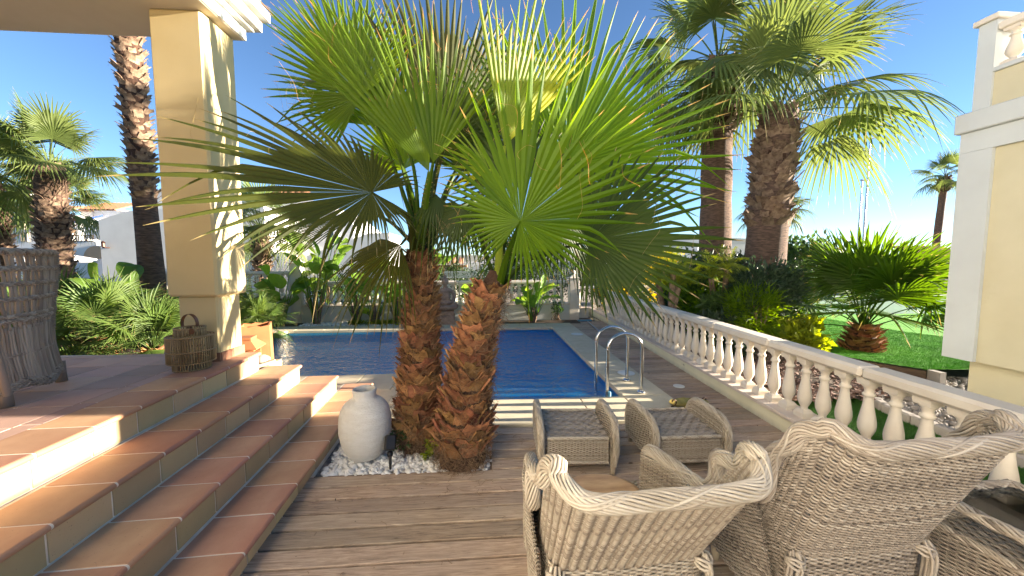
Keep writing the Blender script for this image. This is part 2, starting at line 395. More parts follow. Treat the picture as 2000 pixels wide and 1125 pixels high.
M['ceramic'] = pm('rough_stone_vase', (.76, .73, .66), (.66, .62, .54), 9, .9, .9, 55, .010, (1, 1, 3.2), dirt=((.45, .38, .30), 4, .66, .35))
M['pebble'] = pm('white_pebble', (.86, .84, .79), (.66, .63, .57), 9, .6, world=True)
M['black'] = pm('black_plastic', (.015, .015, .016), (.01, .01, .01), 5, .45)
M['steel'] = pm('polished_steel', (.62, .62, .62), (.55, .55, .55), 4, .16, metal=1)
M['lid'] = pm('white_plastic_lid', (.66, .66, .62), (.6, .6, .56), 5, .5)
M['leather'] = pm('tan_leather', (.20, .08, .035), (.14, .055, .025), 8, .45)
M['stone_statue'] = pm('weathered_statue', (.40, .28, .21), (.22, .15, .11), 10, .9, .5, 50, dirt=((.12, .09, .07), 7, .55, .5))
M['brass'] = pm('antique_brass', (.55, .42, .12), (.30, .22, .06), 14, .35, .3, 40, metal=.9)
M['iron'] = pm('dark_iron', (.10, .05, .04), (.06, .03, .02), 9, .5, metal=.6)
M['mulch'] = pm('bark_mulch', (.28, .19, .15), (.10, .055, .04), 20, .95, rnd=(.6, 1.4), world=True)
M['soil'] = pm('soil', (.14, .10, .07), (.07, .05, .035), 4, .95, .8, 30, .03, world=True)
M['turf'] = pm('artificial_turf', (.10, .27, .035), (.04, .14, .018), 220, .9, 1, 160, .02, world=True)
M['turf_sunpaint'] = pm('sun_painted_turf', (.17, .50, .04), (.10, .34, .025), 3, .9, 1, 160, .02, world=True)  # brighter copy of the turf, sunlight on the raised lawn put into its green
M['ground'] = pm('dry_ground', (.36, .31, .24), (.24, .20, .15), .7, .95, .4, 8, .03, world=True)
M['gravel'] = pm('gravel_ground', (.42, .39, .35), (.20, .18, .16), 26, .95, 1, 50, .02, world=True)
M['kerb'] = pm('concrete_kerb', (.42, .38, .34), (.33, .29, .25), 6, .9, .4, 60, .004)
M['timber'] = pm('timber_edging', (.20, .13, .08), (.10, .065, .04), 8, .85, .4, 40, stretch=(1, 1, 6))
M['rock'] = pm('garden_rock', (.40, .36, .32), (.22, .20, .18), 7, .95, 1, 18, .03)
M['hill'] = pm('far_hill', (.25, .24, .20), (.16, .17, .13), .05, .95, world=True)
M['cable'] = pm('blue_net', (.10, .30, .42), (.08, .22, .32), 5, .6)
M['pole'] = pm('grey_pole', (.45, .47, .50), (.4, .42, .45), 4, .35, metal=.7)
M['stripe'] = pm('striped_stone', (.55, .45, .36), (.12, .09, .07), 4, .7, stretch=(18, 1, 1))
# pool
def _mosaic():
    m, nt_, N, L, b = newmat('blue_mosaic')
    v = coords(N, L, (1, 1, 1), world=True)
    vo = N.new('ShaderNodeTexVoronoi'); vo.feature = 'F1'; vo.distance = 'CHEBYCHEV'; vo.inputs['Scale'].default_value = 38; vo.inputs['Randomness'].default_value = 0; L.new(v, vo.inputs['Vector'])
    col = mixc(N, L, vo.outputs['Color'], (.03, .44, .92), (.08, .62, .97))
    f = N.new('ShaderNodeMapRange'); f.inputs[1].default_value = .44; f.inputs[2].default_value = .48; L.new(vo.outputs['Distance'], f.inputs[0])
    col = mixc(N, L, math_(N, L, 'MULTIPLY', f.outputs[0], .5), col, (.25, .38, .55))
    L.new(col, b.inputs['Base Color']); b.inputs['Roughness'].default_value = .35
    return m
M['mosaic'] = _mosaic()
def _water():
    m, nt_, N, L, b = newmat('pool_water')
    N.remove(b)
    v = coords(N, L, (1, 1.6, 1), world=True)
    n1 = noise(N, L, v, 3.2, 2, .5, .8); n2 = noise(N, L, v, 13, 2, .5, .8)
    h = math_(N, L, 'ADD', n1, math_(N, L, 'MULTIPLY', n2, .38))
    bp = N.new('ShaderNodeBump'); bp.inputs['Strength'].default_value = .55; bp.inputs['Distance'].default_value = .25; L.new(h, bp.inputs['Height'])
    tr = N.new('ShaderNodeBsdfTransparent'); tr.inputs[0].default_value = (.70, .95, .995, 1)
    rf = N.new('ShaderNodeBsdfRefraction'); rf.inputs['IOR'].default_value = 1.2; rf.inputs['Roughness'].default_value = 0; rf.inputs['Color'].default_value = (.70, .95, .995, 1); L.new(bp.outputs[0], rf.inputs['Normal'])
    gl = N.new('ShaderNodeBsdfGlossy'); gl.inputs['Roughness'].default_value = .02; gl.inputs['Color'].default_value = (1, 1, 1, 1); L.new(bp.outputs[0], gl.inputs['Normal'])
    fr = N.new('ShaderNodeFresnel'); fr.inputs['IOR'].default_value = 1.36; L.new(bp.outputs[0], fr.inputs['Normal'])
    m0 = N.new('ShaderNodeMixShader'); m0.inputs[0].default_value = .6; L.new(tr.outputs[0], m0.inputs[1]); L.new(rf.outputs[0], m0.inputs[2])
    # painted stand-in for sunlight scattered in the water, paler towards the sunlit shallow left end
    df = N.new('ShaderNodeBsdfDiffuse'); sx = N.new('ShaderNodeSeparateXYZ'); L.new(v, sx.inputs[0])
    mr = N.new('ShaderNodeMapRange'); mr.inputs[1].default_value = -3.8; mr.inputs[2].default_value = -.3; L.new(sx.outputs[0], mr.inputs[0])
    wv_ = noise(N, L, coords(N, L, (1, 2.2, 1), world=True), 2.6, 4, .6, 1.2)
    wc = mixc(N, L, math_(N, L, 'MULTIPLY', math_(N, L, 'ADD', mr.outputs[0], wv_), .62), (.10, .72, .88), (.012, .38, .92)); L.new(wc, df.inputs['Color'])
    m1 = N.new('ShaderNodeMixShader'); m1.inputs[0].default_value = .2; L.new(m0.outputs[0], m1.inputs[1]); L.new(df.outputs[0], m1.inputs[2])
    mx = N.new('ShaderNodeMixShader'); L.new(fr.outputs[0], mx.inputs[0]); L.new(m1.outputs[0], mx.inputs[1]); L.new(gl.outputs[0], mx.inputs[2])
    L.new(mx.outputs[0], N['Material Output'].inputs['Surface']); return m
M['water'] = _water()
def _glass():
    m, nt_, N, L, b = newmat('table_glass'); N.remove(b)
    tr = N.new('ShaderNodeBsdfTransparent'); tr.inputs[0].default_value = (.82, .92, .88, 1)
    gl = N.new('ShaderNodeBsdfGlossy'); gl.inputs['Roughness'].default_value = .03
    fr = N.new('ShaderNodeFresnel'); fr.inputs['IOR'].default_value = 1.5
    mx = N.new('ShaderNodeMixShader'); L.new(fr.outputs[0], mx.inputs[0]); L.new(tr.outputs[0], mx.inputs[1]); L.new(gl.outputs[0], mx.inputs[2])
    L.new(mx.outputs[0], N['Material Output'].inputs['Surface']); return m
M['glass'] = _glass()

# ================================================================== GROUND, POOL, DECK
def wx(y): return 2.70 + .052 * y          # foot of the right-hand balustrade wall
PX0, PX1, PY0, PY1, PXJ, PYJ = -4.55, 1.70, 4.22, 8.90, -.70, 5.33
g = G()
for x0, x1, y0, y1 in ((-400, 600, -60, 4.3), (-400, PX0 - .1, 4.3, PY1 + .1), (PX1 + .1, 600, 4.3, PY1 + .1), (-400, 600, PY1 + .1, 900)):
    g.add([(x0, y0, -.16), (x1, y0, -.16), (x1, y1, -.16), (x0, y1, -.16)], [(0, 1, 2, 3)])
tag(g.build('ground', M['ground']), kind='structure')

# pool basin (walls as sheets with thickness) and water
pool = thing('pool', (0, 0, 0), kind='structure')
outline = [(PXJ, PY0), (PX1, PY0), (PX1, PY1), (PX0, PY1), (PX0, PYJ), (PXJ, PYJ)]
g = G()
zb = {0: -1.7, 1: -1.7, 2: -1.7, 3: -1.05, 4: -1.05, 5: -1.25}
for i in range(6):
    a, b_ = outline[i], outline[(i + 1) % 6]
    g.add([(*a, 0), (*b_, 0), (*b_, -1.9), (*a, -1.9)], [(0, 1, 2, 3)])
g.add([(PXJ, PY0, -1.15), (PX1, PY0, -1.2), (PX1, PY1, -1.2), (PXJ, PY1, -1.15), (PX0, PY1, -.9), (PX0, PYJ, -.9), (PXJ, PYJ, -1.15)], None, None)
b0 = g.n - 7; g.F[4].append(np.array([(0, 1, 2, 3)]) + b0); g.F[4].append(np.array([(6, 3, 4, 5)]) + b0)
g.build('pool_basin', M['mosaic'], pool)
g = G()
for k in range(3):   # corner steps in the shallow end
    box(g, PX0 + .002, PX0 + 1.9 - .45 * k, PYJ + .002, PYJ + 1.15 - .28 * k, -.9 + .22 * k, -.68 + .22 * k)
g.build('pool_step', M['mosaic'], pool)
g = G(); zw = -.048
xs = np.linspace(PX0, PX1, 40)
g.add([(PXJ, PY0, zw), (PX1, PY0, zw), (PX1, PYJ, zw), (PXJ, PYJ, zw), (PX0, PYJ, zw), (PX1, PY1, zw), (PX0, PY1, zw)], [(0, 1, 2, 3), (4, 2, 5, 6)])
tag(g.build('water', M['water']), kind='structure')
# coping slabs
cop = thing('pool_coping', (0, 0, 0), kind='structure')
def slab(x0, x1, y0, y1, z1=.02, mat='coping', name='coping_slab', par=None, z0=-.045, b=.008):
    cx, cy = (x0 + x1) / 2, (y0 + y1) / 2; g = G(); gp = .003
    cbox(g, x0 - cx + gp, x1 - cx - gp, y0 - cy + gp, y1 - cy - gp, z0, z1, b)
    return g.build(name, M[mat], par or cop, loc=(cx, cy, 0))
def slabrow(x0, x1, y0, y1, n, along='x'):
    for i in range(n):
        if along == 'x': slab(x0 + (x1 - x0) * i / n, x0 + (x1 - x0) * (i + 1) / n, y0, y1)
        else: slab(x0, x1, y0 + (y1 - y0) * i / n, y0 + (y1 - y0) * (i + 1) / n)
slabrow(.05, PX1 - .03, 3.58, PY0 + .03, 3)
slab(PX1 - .03, 2.24, 3.58, PY0 + .03)
slabrow(PX1 - .03, 2.24, PY0 + .03, PY1 - .03, 9, 'y')
slabrow(PX0 - .5, 2.24, PY1 - .03, 9.45, 11)
slabrow(PXJ - .0, .05, 3.86, PY0 + .03, 1)
slabrow(-2.2, PXJ + .03, 4.68, PYJ + .03, 3)
slabrow(-1.40, PXJ, 3.80, 4.68, 1)
slab(PX0 - .5, -2.2, 4.9, PYJ + .03)
slabrow(PX0 - .5, PX0 + .03, PYJ + .03, PY1 - .03, 6, 'y')
g = G(); box(g, -5.05, 2.24, 3.6, 4.3, -.5, -.05)     # bedding below the coping
# skimmer lids
for (px, py, z_, r_, lb) in ((1127, 653, .02, .13, 'round white skimmer lid on the coping by the far pool corner'), (1223, 729, .02, .12, 'round white skimmer lid on the coping beside the steel ladder'), (1326, 755, .0, .07, 'small round white cap set in the deck boards near the ladder')):
    p = PZ(px, py, z_); g = G(); lathe(g, [(0.001, .012), (r_ * .72, .012), (r_ * .75, .009), (r_ * .8, .012), (r_, .010), (r_, .002)], 28)
    tag(g.build('skimmer_lid', M['lid'], smooth=False, loc=(p[0], p[1], z_)), lb, 'lid', 'round white lids around the pool')

# deck boards
deck = thing('deck', (0, 0, 0), kind='structure')
def sfoot(y): return -1.155 - .045 * y - .03
pitch = .1455; ys = 2.838 - pitch * 17
g = G(); box(g, -1.9, 3.3, .2, 3.57, -.15, -.09); box(g, 2.25, 3.5, 3.571, 9.9, -.15, -.09)
g.build('gap_shade_sheet', M['dark'], deck)  # dark sheet that paints the shade seen between the boards
def board(x0, x1, y0, xc=None):
    wj = random.uniform(-.0012, .0012); y1 = y0 + pitch - .017
    for a, b_ in ((x0, x1),) if xc is None or not x0 < xc < x1 else ((x0, xc - .003), (xc + .003, x1)):
        cx = (a + b_) / 2; g = G()
        cbox(g, a - cx, b_ - cx, -(y1 - y0) / 2, (y1 - y0) / 2, -.03, 0, .0035)
        g.build('deck_board', M['wood'], deck, loc=(cx, (y0 + y1) / 2, wj), rot=(random.uniform(-.002, .002), 0, 0))
for i in range(-2, 66):
    y0 = ys + pitch * i
    if y0 < 2.80: x0 = sfoot(y0) - .05
    elif y0 < 3.5: x0 = .06
    elif y0 < 9.75: x0 = 2.245
    else: continue
    if 3.5 < y0 + pitch < 3.65 and y0 < 3.58: x0 = 2.245 if y0 + pitch > 3.585 else .06
    xc = 2.46 if 2.95 < y0 < 3.55 else (random.choice([.4, 1.3, 2.0, 2.3]) if random.random() < .25 and x0 < 0 else None)
    board(x0, wx(y0) + .05, y0, xc)

# ------------------------------------------------------------------ stairs and terrace
PHI = R(2.578)
nose = [-2.135, -1.80, -1.484, -1.163]; zt = [.693, .505, .315, .125]; yend = [4.02, 4.18, 4.38, 4.66]
stairs = thing('stairs', (0, 0, 0), PHI, kind='structure')
RN = .017
def tread_prof(depth, inset=0.0):
    r = RN - inset; pts = [(-depth, -inset), (-r * 1.6 - inset, -inset)]
    for a in np.linspace(80, -90, 7): pts.append((-RN + r * math.cos(R(a)), -RN + r * math.sin(R(a))))
    pts += [(-.045, -2 * RN + inset), (-depth, -2 * RN + inset)]
    return pts
def extr(g, prof, y0, y1, **a):
    n = len(prof); V = [(x, y0, z) for x, z in prof] + [(x, y1, z) for x, z in prof]
    q = [(i, (i + 1) % n, n + (i + 1) % n, n + i) for i in range(n)]
    b0 = g.n; g.add(V, q, **a); g.poly.append([b0 + i for i in range(n)]); g.poly.append([b0 + n + i for i in range(n)][::-1])
TP = .3055; GW = .0125
def tread_mesh(L, depth=.335):
    g = G(); extr(g, tread_prof(depth), -L / 2, L / 2); return g.mesh('tread_tile', M['tread'])
full = tread_mesh(TP - GW)
def riser_mesh(L, h):
    g = G(); cbox(g, -.004, .004, -L / 2, L / 2, 0, h, .0015); return g.mesh('riser_tile', M['riser'])
off = [.0, .035, .01, -.02]
g = G()
zfl = [.505, .315, .125, 0]
for k in range(4):
    ye = yend[k] + .045 * abs(nose[k])
    # body of the step: grout / mortar, 3 mm behind the tiles
    prof = [(x + nose[k], z + zt[k]) for x, z in tread_prof(.36, .0022)]
    extr(g, prof, .2, ye - .002)
    box(g, nose[k] - .6, nose[k] - .030 - .006, .2, ye - .012, -.1, zt[k] - 2 * RN + .001)
g.build('mortar', M['grout'], stairs)
for k in range(4):
    ye = yend[k] + .045 * abs(nose[k]); h = zt[k] - zfl[k]
    y = ye; j = 0
    start = 1.96 + off[k] + .045 * abs(nose[k])
    js = [start + TP * i for i in range(-6, 12)]
    js = [a for a in js if a < ye - .07] + [ye]
    for a, b_ in zip(js[:-1], js[1:]):
        L_ = b_ - a - GW; c = (a + b_) / 2
        me = full if abs(L_ - (TP - GW)) < .003 else tread_mesh(L_)
        inst(me, 'tread_tile', stairs, (nose[k] + random.uniform(-.001, .001), c, zt[k] + random.uniform(0, .0012)), (0, 0, random.uniform(-.002, .002)))
        hh = h - 2 * RN - .005
        if k == 3: hh = h - 2 * RN - .001
        inst(riser_mesh(L_, hh), 'riser_tile', stairs, (nose[k] - .030 - .0035, c + (0 if k != 3 else .07), zfl[k] + .004 + (0 if k < 3 else -.003)))
# end cheek of the steps, facing the pool
# terrace floor
ter = thing('terrace', (0, 0, 0), PHI, kind='structure')
g = G()
g.add([(nose[0] - .30, .2, zt[0] - .003), (-9.5, .2, zt[0] - .003), (-9.5, 4.25 + .33, zt[0] - .003), (nose[0] - .30, 4.10, zt[0] - .003)], [(0, 3, 2, 1)])
g.build('terrace_mortar', M['grout'], ter)
g = G(); box(g, -9.5, nose[0] - .62, .2, 4.15, -.16, zt[0] - .008)
g.build('terrace_base', M['plaster'], ter)
def ftile(x0, x1, y0, y1):
    g = G(); cx, cy = (x0 + x1) / 2, (y0 + y1) / 2
    cbox(g, x0 - cx, x1 - cx, y0 - cy, y1 - cy, -.008, 0, .0015)
    g.build('floor_tile', M['floor_tile'], ter, loc=(cx, cy, zt[0] + random.uniform(-.0008, .0008)))
xa = nose[0] - .335 - .006
rows = [(xa - .105, xa - .0)]
x = xa - .105 - .007
while x > -7.2: rows.append((x - .323, x)); x -= .332
for ri, (x0, x1) in enumerate(rows):
    oy = 1.96 + .045 * 2.2 + (0 if ri else .04) + (.0 if ri < 2 else random.choice([0, .0]))
    y = oy - .332 * 6
    while y < 4.2:
        ya, yb = y + .0045, min(y + .332 - .0045, 4.16)
        if yb - ya > .04 and yb > .6: ftile(x0, x1, ya, yb)
        y += .332

# column and porch
col = thing('porch_column', (0, 0, 0), 0, 'stepped cream plaster porch column standing on the terracotta terrace', 'column')
def rough_box(g, x0, x1, y0, y1, z0, z1, b=.012, seg=6):
    cbox(g, x0, x1, y0, y1, z0, z1, b)
g = G(); rough_box(g, -2.875, -2.44, 3.60, 4.04, 1.315, 3.822, .02); g.build('upper_shaft', M['plaster'], col)
g = G(); rough_box(g, -2.835, -2.49, 3.665, 4.0, .69, 1.314, .015); g.build('lower_shaft', M['plaster'], col)
for (x0, x1, y0, y1) in ((-2.85, -2.478, 3.650, 3.662), (-2.487, -2.474, 3.664, 3.83), (-2.487, -2.474, 3.836, 4.005), (-2.85, -2.838, 3.664, 4.0)):
    g = G(); cx, cy = (x0 + x1) / 2, (y0 + y1) / 2; cbox(g, x0 - cx, x1 - cx, y0 - cy, y1 - cy, 0, .085, .002); g.build('skirting_tile', M['skirt'], col, loc=(cx, cy, .694))
porch = thing('porch_roof', (0, 0, 0), 0, 'porch roof with a grey ceiling and white stepped cornice above the cream column', 'porch roof')
g = G(); cbox(g, -9.5, -2.36, -.6, 4.06, 3.824, 3.95, .004); g.build('ceiling', M['ceiling'], porch)
def cornice(x1, y1, z0, z1, name='cornice_moulding', mat='white'):
    g = G(); box(g, x1 - .12, x1, -.6, y1, z0, z1); box(g, -9.5, x1 - .121, y1 - .12, y1, z0, z1)
    return g.build(name, M[mat], porch)
cornice(-2.345, 4.075, 3.830, 3.935); cornice(-2.29, 4.12, 3.937, 3.965, mat='white'); cornice(-2.24, 4.17, 3.967, 4.065)
cornice(-2.26, 4.15, 4.067, 4.09); cornice(-2.185, 4.225, 4.092, 4.185)
g = G(); box(g, -9.5, -2.24, -.6, 4.17, 4.187, 4.7); g.build('parapet', M['plaster'], porch)
tl = G(); th = np.linspace(-.1, math.pi + .1, 9)
V = np.array([[(0.075 * math.cos(t), yy, .05 * math.sin(t) + .02 * (1 - yy / .35)) for t in th] for yy in (0, .35)])
grid(tl, V); tme = tl.mesh('roof_tile', M['roof_tile'], True)
for i in range(26):
    inst(tme, 'roof_tile', porch, (-2.10, 4.15 - i * .16, 4.38), (0, R(0), R(90)))
for i in range(28):
    inst(tme, 'roof_tile', porch, (-2.30 - i * .16, 4.17 - .22, 4.40), (0, 0, 0))

villa = thing('villa', (0, 0, 0), 0, 'unseen villa behind the porch, added out of frame to bounce sunlight into the shade', 'villa')  # unseen walls added and sized to bounce warm sunlight onto deck and chairs
g = G(); box(g, -9.4, -5.2, -9, .9, -.15, 3.82); g.build('bounce_wing', M['plaster'], villa)
g = G(); box(g, -5.19, -2.45, -14, .14, -.15, 7.6); g.build('bounce_block', M['house_white'], villa)

# ------------------------------------------------------------------ balustrades
def baluster_mesh(h=.56, s=1.0, n=14):
    g = G()
    def sq(z0, z1, w0, w1):
        hexa(g, [(-w0, -w0, z0), (w0, -w0, z0), (w0, w0, z0), (-w0, w0, z0), (-w1, -w1, z1), (w1, -w1, z1), (w1, w1, z1), (-w1, w1, z1)])
    sq(0, .045, .056 * s, .056 * s); sq(.045, .075, .056 * s, .036 * s)
    pr = [(.034, .07), (.029, .085), (.030, .10), (.042, .125), (.054, .155), (.0575, .19), (.055, .225), (.047, .275), (.037, .33), (.031, .38), (.029, .41), (.031, .415), (.040, .422), (.0415, .432), (.038, .442), (.030, .447), (.030, .465), (.036, .485), (.048, .500), (.050, .51)]
    lathe(g, [(r * s, z) for r, z in pr], n)
    sq(.508, .53, .050 * s, .054 * s); sq(.53, .562, .054 * s, .054 * s)
    V = np.concatenate(g.V); V[:, 2] *= h / .56; g.V = [V]
    return g.mesh('baluster', M['marbleish'], True)
def flat_if(me):
    for p in me.polygons: p.use_smooth = len(p.vertices) == 4 and p.area < .0022 and abs(p.normal.z) < .98
bal = baluster_mesh()
nf = 14 * 19
def shade_bal(me):
    # square blocks flat, turned part smooth
    for p in me.polygons:
        co = sum((me.vertices[v].co for v in p.vertices), Vector()) / 4
        p.use_smooth = not (co.z < .0755 or co.z > .509)
shade_bal(bal)
rb = thing('balustrade', (0, 0, 0), 0, 'long cream stone balustrade running beside the deck on a low yellow wall', 'balustrade')
y0, y1 = .6, 11.5
g = G(); hexa(g, [(wx(y0), y0, -.12), (wx(y0) + .26, y0, -.12), (wx(y1) + .26, y1, -.12), (wx(y1), y1, -.12), (wx(y0), y0, .15), (wx(y0) + .26, y0, .15), (wx(y1) + .26, y1, .15), (wx(y1), y1, .15)])
g.build('low_wall', M['wallpaint'], rb)
rzr = -math.atan(.052)
def seg_slab(y, L, x0, x1, z0, z1, name, b, mat):
    g = G(); cbox(g, x0, x1, -L / 2 + .0015, L / 2 - .0015, z0, z1, b)
    g.build(name, M[mat], rb, loc=(wx(y), y, 0), rot=(0, 0, rzr))
for i in range(11): seg_slab(.6 + .5 + i, 1.0, -.03, .29, .151, .185, 'ledge_slab', .004, 'ledge')
for i in range(11):
    seg_slab(1.06 + i + .02, 1.0, .035, .225, .747, .835, 'rail_slab', .022, 'marbleish')
y = .8
while y < 11.4:
    inst(bal, 'baluster', rb, (wx(y) + .13 + random.uniform(-.002, .002), y, .185), (0, 0, rzr + random.uniform(-.03, .03))); y += .198
# back balustrade on the planting bed wall
def hbal(name, x0, x1, y, zb, zr, lab, wallz0=-.12, pillars=(), spacing=.2, dy=0):
    o = thing(name, (0, 0, 0), 0, lab, 'balustrade')
    me = bal if abs((zr - .085 - zb) - .562) < .01 else None
    sc = (1, 1, (zr - .085 - zb) / .562)
    g = G(); box(g, x0, x1, y, y + .24, wallz0, zb - .03); g.build('low_wall', M['bedwall'], o)
    g = G(); cbox(g, x0 - .02, x1 + .02, y - .03, y + .27, zb - .03, zb, .004); g.build('ledge_slab', M['ledge'], o)
    n = max(1, round((x1 - x0) / 1.0))
    for i in range(n):
        g = G(); L_ = (x1 - x0) / n; cbox(g, -L_ / 2 + .002, L_ / 2 - .002, -.095, .095, 0, .085, .02); g.build('rail_slab', M['marbleish'], o, loc=(x0 + L_ * (i + .5), y + .12, zr - .085))
    x = x0 + .12
    while x < x1 - .08:
        if all(abs(x - p) > .2 for p in pillars):
            inst(bal, 'baluster', o, (x, y + .12, zb), (0, 0, 0), sc)
        x += spacing
    return o
hbal('balustrade', -4.75, 2.40, 10.05, .46, 1.09, 'cream balustrade behind the statue and large-leaved plants at the pool end')
hbal('balustrade', -9.2, -5.0, 10.05, .70, 1.36, 'raised cream balustrade behind the left garden palms')
hbal('balustrade', 2.62, 3.2, 11.1, .20, .84, 'short low balustrade return closing the far right deck corner')
hbal('balustrade', 3.4, 6.4, 11.3, .20, .84, 'cream balustrade half hidden by the yellow blossom')
def pillar(x, y, z1, lab, finial=True, w=.13):
    o = thing('balustrade_pillar', (x, y, 0), 0, lab, 'pillar', 'square balustrade pillars')
    g = G(); cbox(g, -w, w, -w, w, -.12, z1, .005); g.build('shaft', M['marbleish'], o)
    g = G(); cbox(g, -w - .025, w + .025, -w - .025, w + .025, z1 + .001, z1 + .04, .008)
    hexa(g, [(-w, -w, z1 + .04), (w, -w, z1 + .04), (w, w, z1 + .04), (-w, w, z1 + .04), (-.05, -.05, z1 + .10), (.05, -.05, z1 + .10), (.05, .05, z1 + .10), (-.05, .05, z1 + .10)])
    g.build('cap', M['marbleish'], o)
    if finial:
        g = G(); lathe(g, [(.04, 0), (.03, .02), (.055, .05), (.06, .08), (.045, .12), (.01, .15), (.001, .155)], 12, (0, 0, z1 + .095)); g.build('finial', M['marbleish'], o, smooth=True)
pillar(2.50, 10.15, 1.13, 'square cream pillar with finial at the far right pool corner')
pillar(-4.87, 10.15, 1.56, 'square cream pillar behind the tall leafy plant left of the palms')
# planting bed behind pool
g = G(); box(g, PX0 - .8, 2.55, 9.46, 10.04, -.14, .005); tag(g.build('bed_soil', M['soil']), kind='structure')

# ------------------------------------------------------------------ right garden levels
g = G()
g.add([(2.9, .0, -.10), (9, .0, -.10), (9, 4.1, -.10), (2.9, 4.5, -.10)], [(0, 1, 2, 3)])
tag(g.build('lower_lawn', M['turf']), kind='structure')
g = G(); pts = []
nx, ny = 26, 24
V = np.array([[(3.15 + (5.95 - 3.15) * i / nx + .06 * j / ny, 4.1 + 6.9 * j / ny, -.08 + .10 * math.sin(i * .6) * math.sin(j * .7) * .5 + .06) for i in range(nx + 1)] for j in range(ny + 1)])
grid(g, V); tag(g.build('mulch_bed', M['soil'], smooth=True), kind='structure')
# bark chips
g = G(); nb = 5200
cx = RNG.uniform(3.2, 5.9, nb); cy = RNG.uniform(4.0, 7.4, nb)
ang = RNG.uniform(0, 6.28, nb); l = RNG.uniform(.012, .04, nb); w_ = l * RNG.uniform(.3, .6, nb); tl_ = RNG.normal(0, .35, (nb, 2))
dx = np.stack([np.cos(ang) * l, np.sin(ang) * l, tl_[:, 0] * l], 1); dy = np.stack([-np.sin(ang) * w_, np.cos(ang) * w_, tl_[:, 1] * w_], 1)
c = np.stack([cx, cy, RNG.uniform(-.03, .03, nb)], 1)
V = np.stack([c - dx - dy, c + dx - dy, c + dx + dy, c - dx + dy], 1); up = np.array([0, 0, .007])
V = np.concatenate([V, V + up], 1).reshape(-1, 3); q = (np.arange(nb)[:, None, None] * 8 + np.array(BOXF)[None]).reshape(-1, 4)
g.add(V, q); tag(g.build('bark_chips', M['mulch']), 'brown bark chips spread under the garden palm behind the balustrade', 'bark mulch', kind='stuff')
# raised lawn with timber edging
ed = [(6.263, 4.705), (5.938, 5.188), (5.62, 5.75), (5.2, 6.5), (4.9, 7.3)]
g = G(); b0 = 0
top = ed + [(4.9, 9.8), (14, 9.8), (14, 4.4)]
g.ngon([(x, y, .10) for x, y in top], [list(range(len(top)))])
tag(g.build('raised_lawn', M['turf_sunpaint']), kind='structure')
o = thing('lawn_edging', (0, 0, 0), 0, 'dark timber edging boards along the raised artificial lawn', 'edging')
for a, b_ in zip(ed[:-1], ed[1:]):
    L_ = math.dist(a, b_); an = math.atan2(b_[1] - a[1], b_[0] - a[0]); g = G(); cbox(g, 0, L_ - .004, 0, .04, -.12, .085, .004)
    g.build('edging_board', M['timber'], o, loc=(a[0], a[1], 0), rot=(0, 0, an))
g = G(); box(g, 6.27, 6.36, 4.55, 4.70, -.12, .10); g.build('edging_post', M['kerb'], o)
# gravel strip and kerb
g = G(); g.add([(4.5, 3.3, -.085), (9, 3.3, -.085), (9, 4.6, -.085), (6.0, 4.9, -.085), (5.2, 4.3, -.085)], [(0, 1, 2, 3)], [(0, 3, 4)])
tag(g.build('gravel_path', M['gravel']), kind='structure')
kb = thing('stone_kerb', (0, 0, 0), 0, 'curved pale stone kerb edging the dark green lawn beyond the balusters', 'kerb')
kp = smooth_path([(5.05, 4.22, -.05), (4.72, 4.02, -.05), (4.60, 3.7, -.05), (4.58, 3.2, -.05), (4.56, 2.4, -.05), (4.54, 1.5, -.05)], 5)
for a, b_ in zip(kp[:-1:2], kp[2::2]):
    d = b_ - a; L_ = np.linalg.norm(d); g = G(); cbox(g, 0.002, L_ - .004, -.05, .05, -.08, .05, .018); g.build('kerb_stone', M['kerb'], kb, loc=a, rot=(0, 0, math.atan2(d[1], d[0])))
for i, (x, y, s) in enumerate(((5.25, 4.05, .16), (5.6, 4.3, .2), (5.0, 3.75, .12), (6.0, 4.35, .14), (5.35, 3.6, .1), (5.9, 4.0, .1))):
    bm_ = G(); th = np.linspace(0, math.pi, 8); n = 10
    V = np.array([[(s * (1 + .25 * math.sin(3 * p_ + i) * math.sin(t)) * math.sin(t) * math.cos(p_ * 2 * math.pi / n), s * .8 * math.sin(t) * math.sin(p_ * 2 * math.pi / n) * (1 + .2 * math.cos(5 * t + i)), s * .55 * math.cos(t) * (1 + .2 * math.sin(4 * p_))) for p_ in list(range(n)) + [0]] for t in th])
    grid(bm_, V); tag(bm_.build('garden_rock', M['rock'], smooth=False, loc=(x, y, -.06)), ['large rough grey rock beside the gravel', 'rough grey rock closest to the timber edging', 'small rock next to the curved kerb', 'grey rock on the gravel near the neighbouring building', 'little rock behind the kerb by the building corner', 'little rock under the building overhang'][i], 'rock', 'grey rocks on the gravel strip')

# ------------------------------------------------------------------ neighbouring building on the right
nb_ = thing('neighbour_house', (0, 0, 0), 0, 'yellow and white rendered house corner with roof terrace at the right edge', 'house')
BX, BY = 4.54, 3.3
g = G(); box(g, BX + .13, BX + 3.5, 2.14, BY - .13, -.15, .70); g.build('lower_wall', M['plaster_neigh'], nb_)
g = G(); box(g, BX + .035, BX + 3.5, 2.14, BY - .035, .702, 2.84); g.build('yellow_wall', M['plaster_neigh'], nb_)
g = G()
box(g, BX, BX + .034, BY - .235, BY, .703, 2.655); box(g, BX, BX + 3.4, BY - .034, BY, .703, 2.655) if False else box(g, BX + .035, BX + 3.4, BY - .034, BY, .703, 2.655)
box(g, BX, BX + .034, 2.14, BY, 2.657, 2.838)
g.build('white_quoin', M['plaster_grey'], nb_)
g = G(); cbox(g, BX - .035, BX + 3.5, 2.14, BY + .035, 2.84, 3.02, .01); g.build('cornice_band', M['plaster_grey'], nb_)
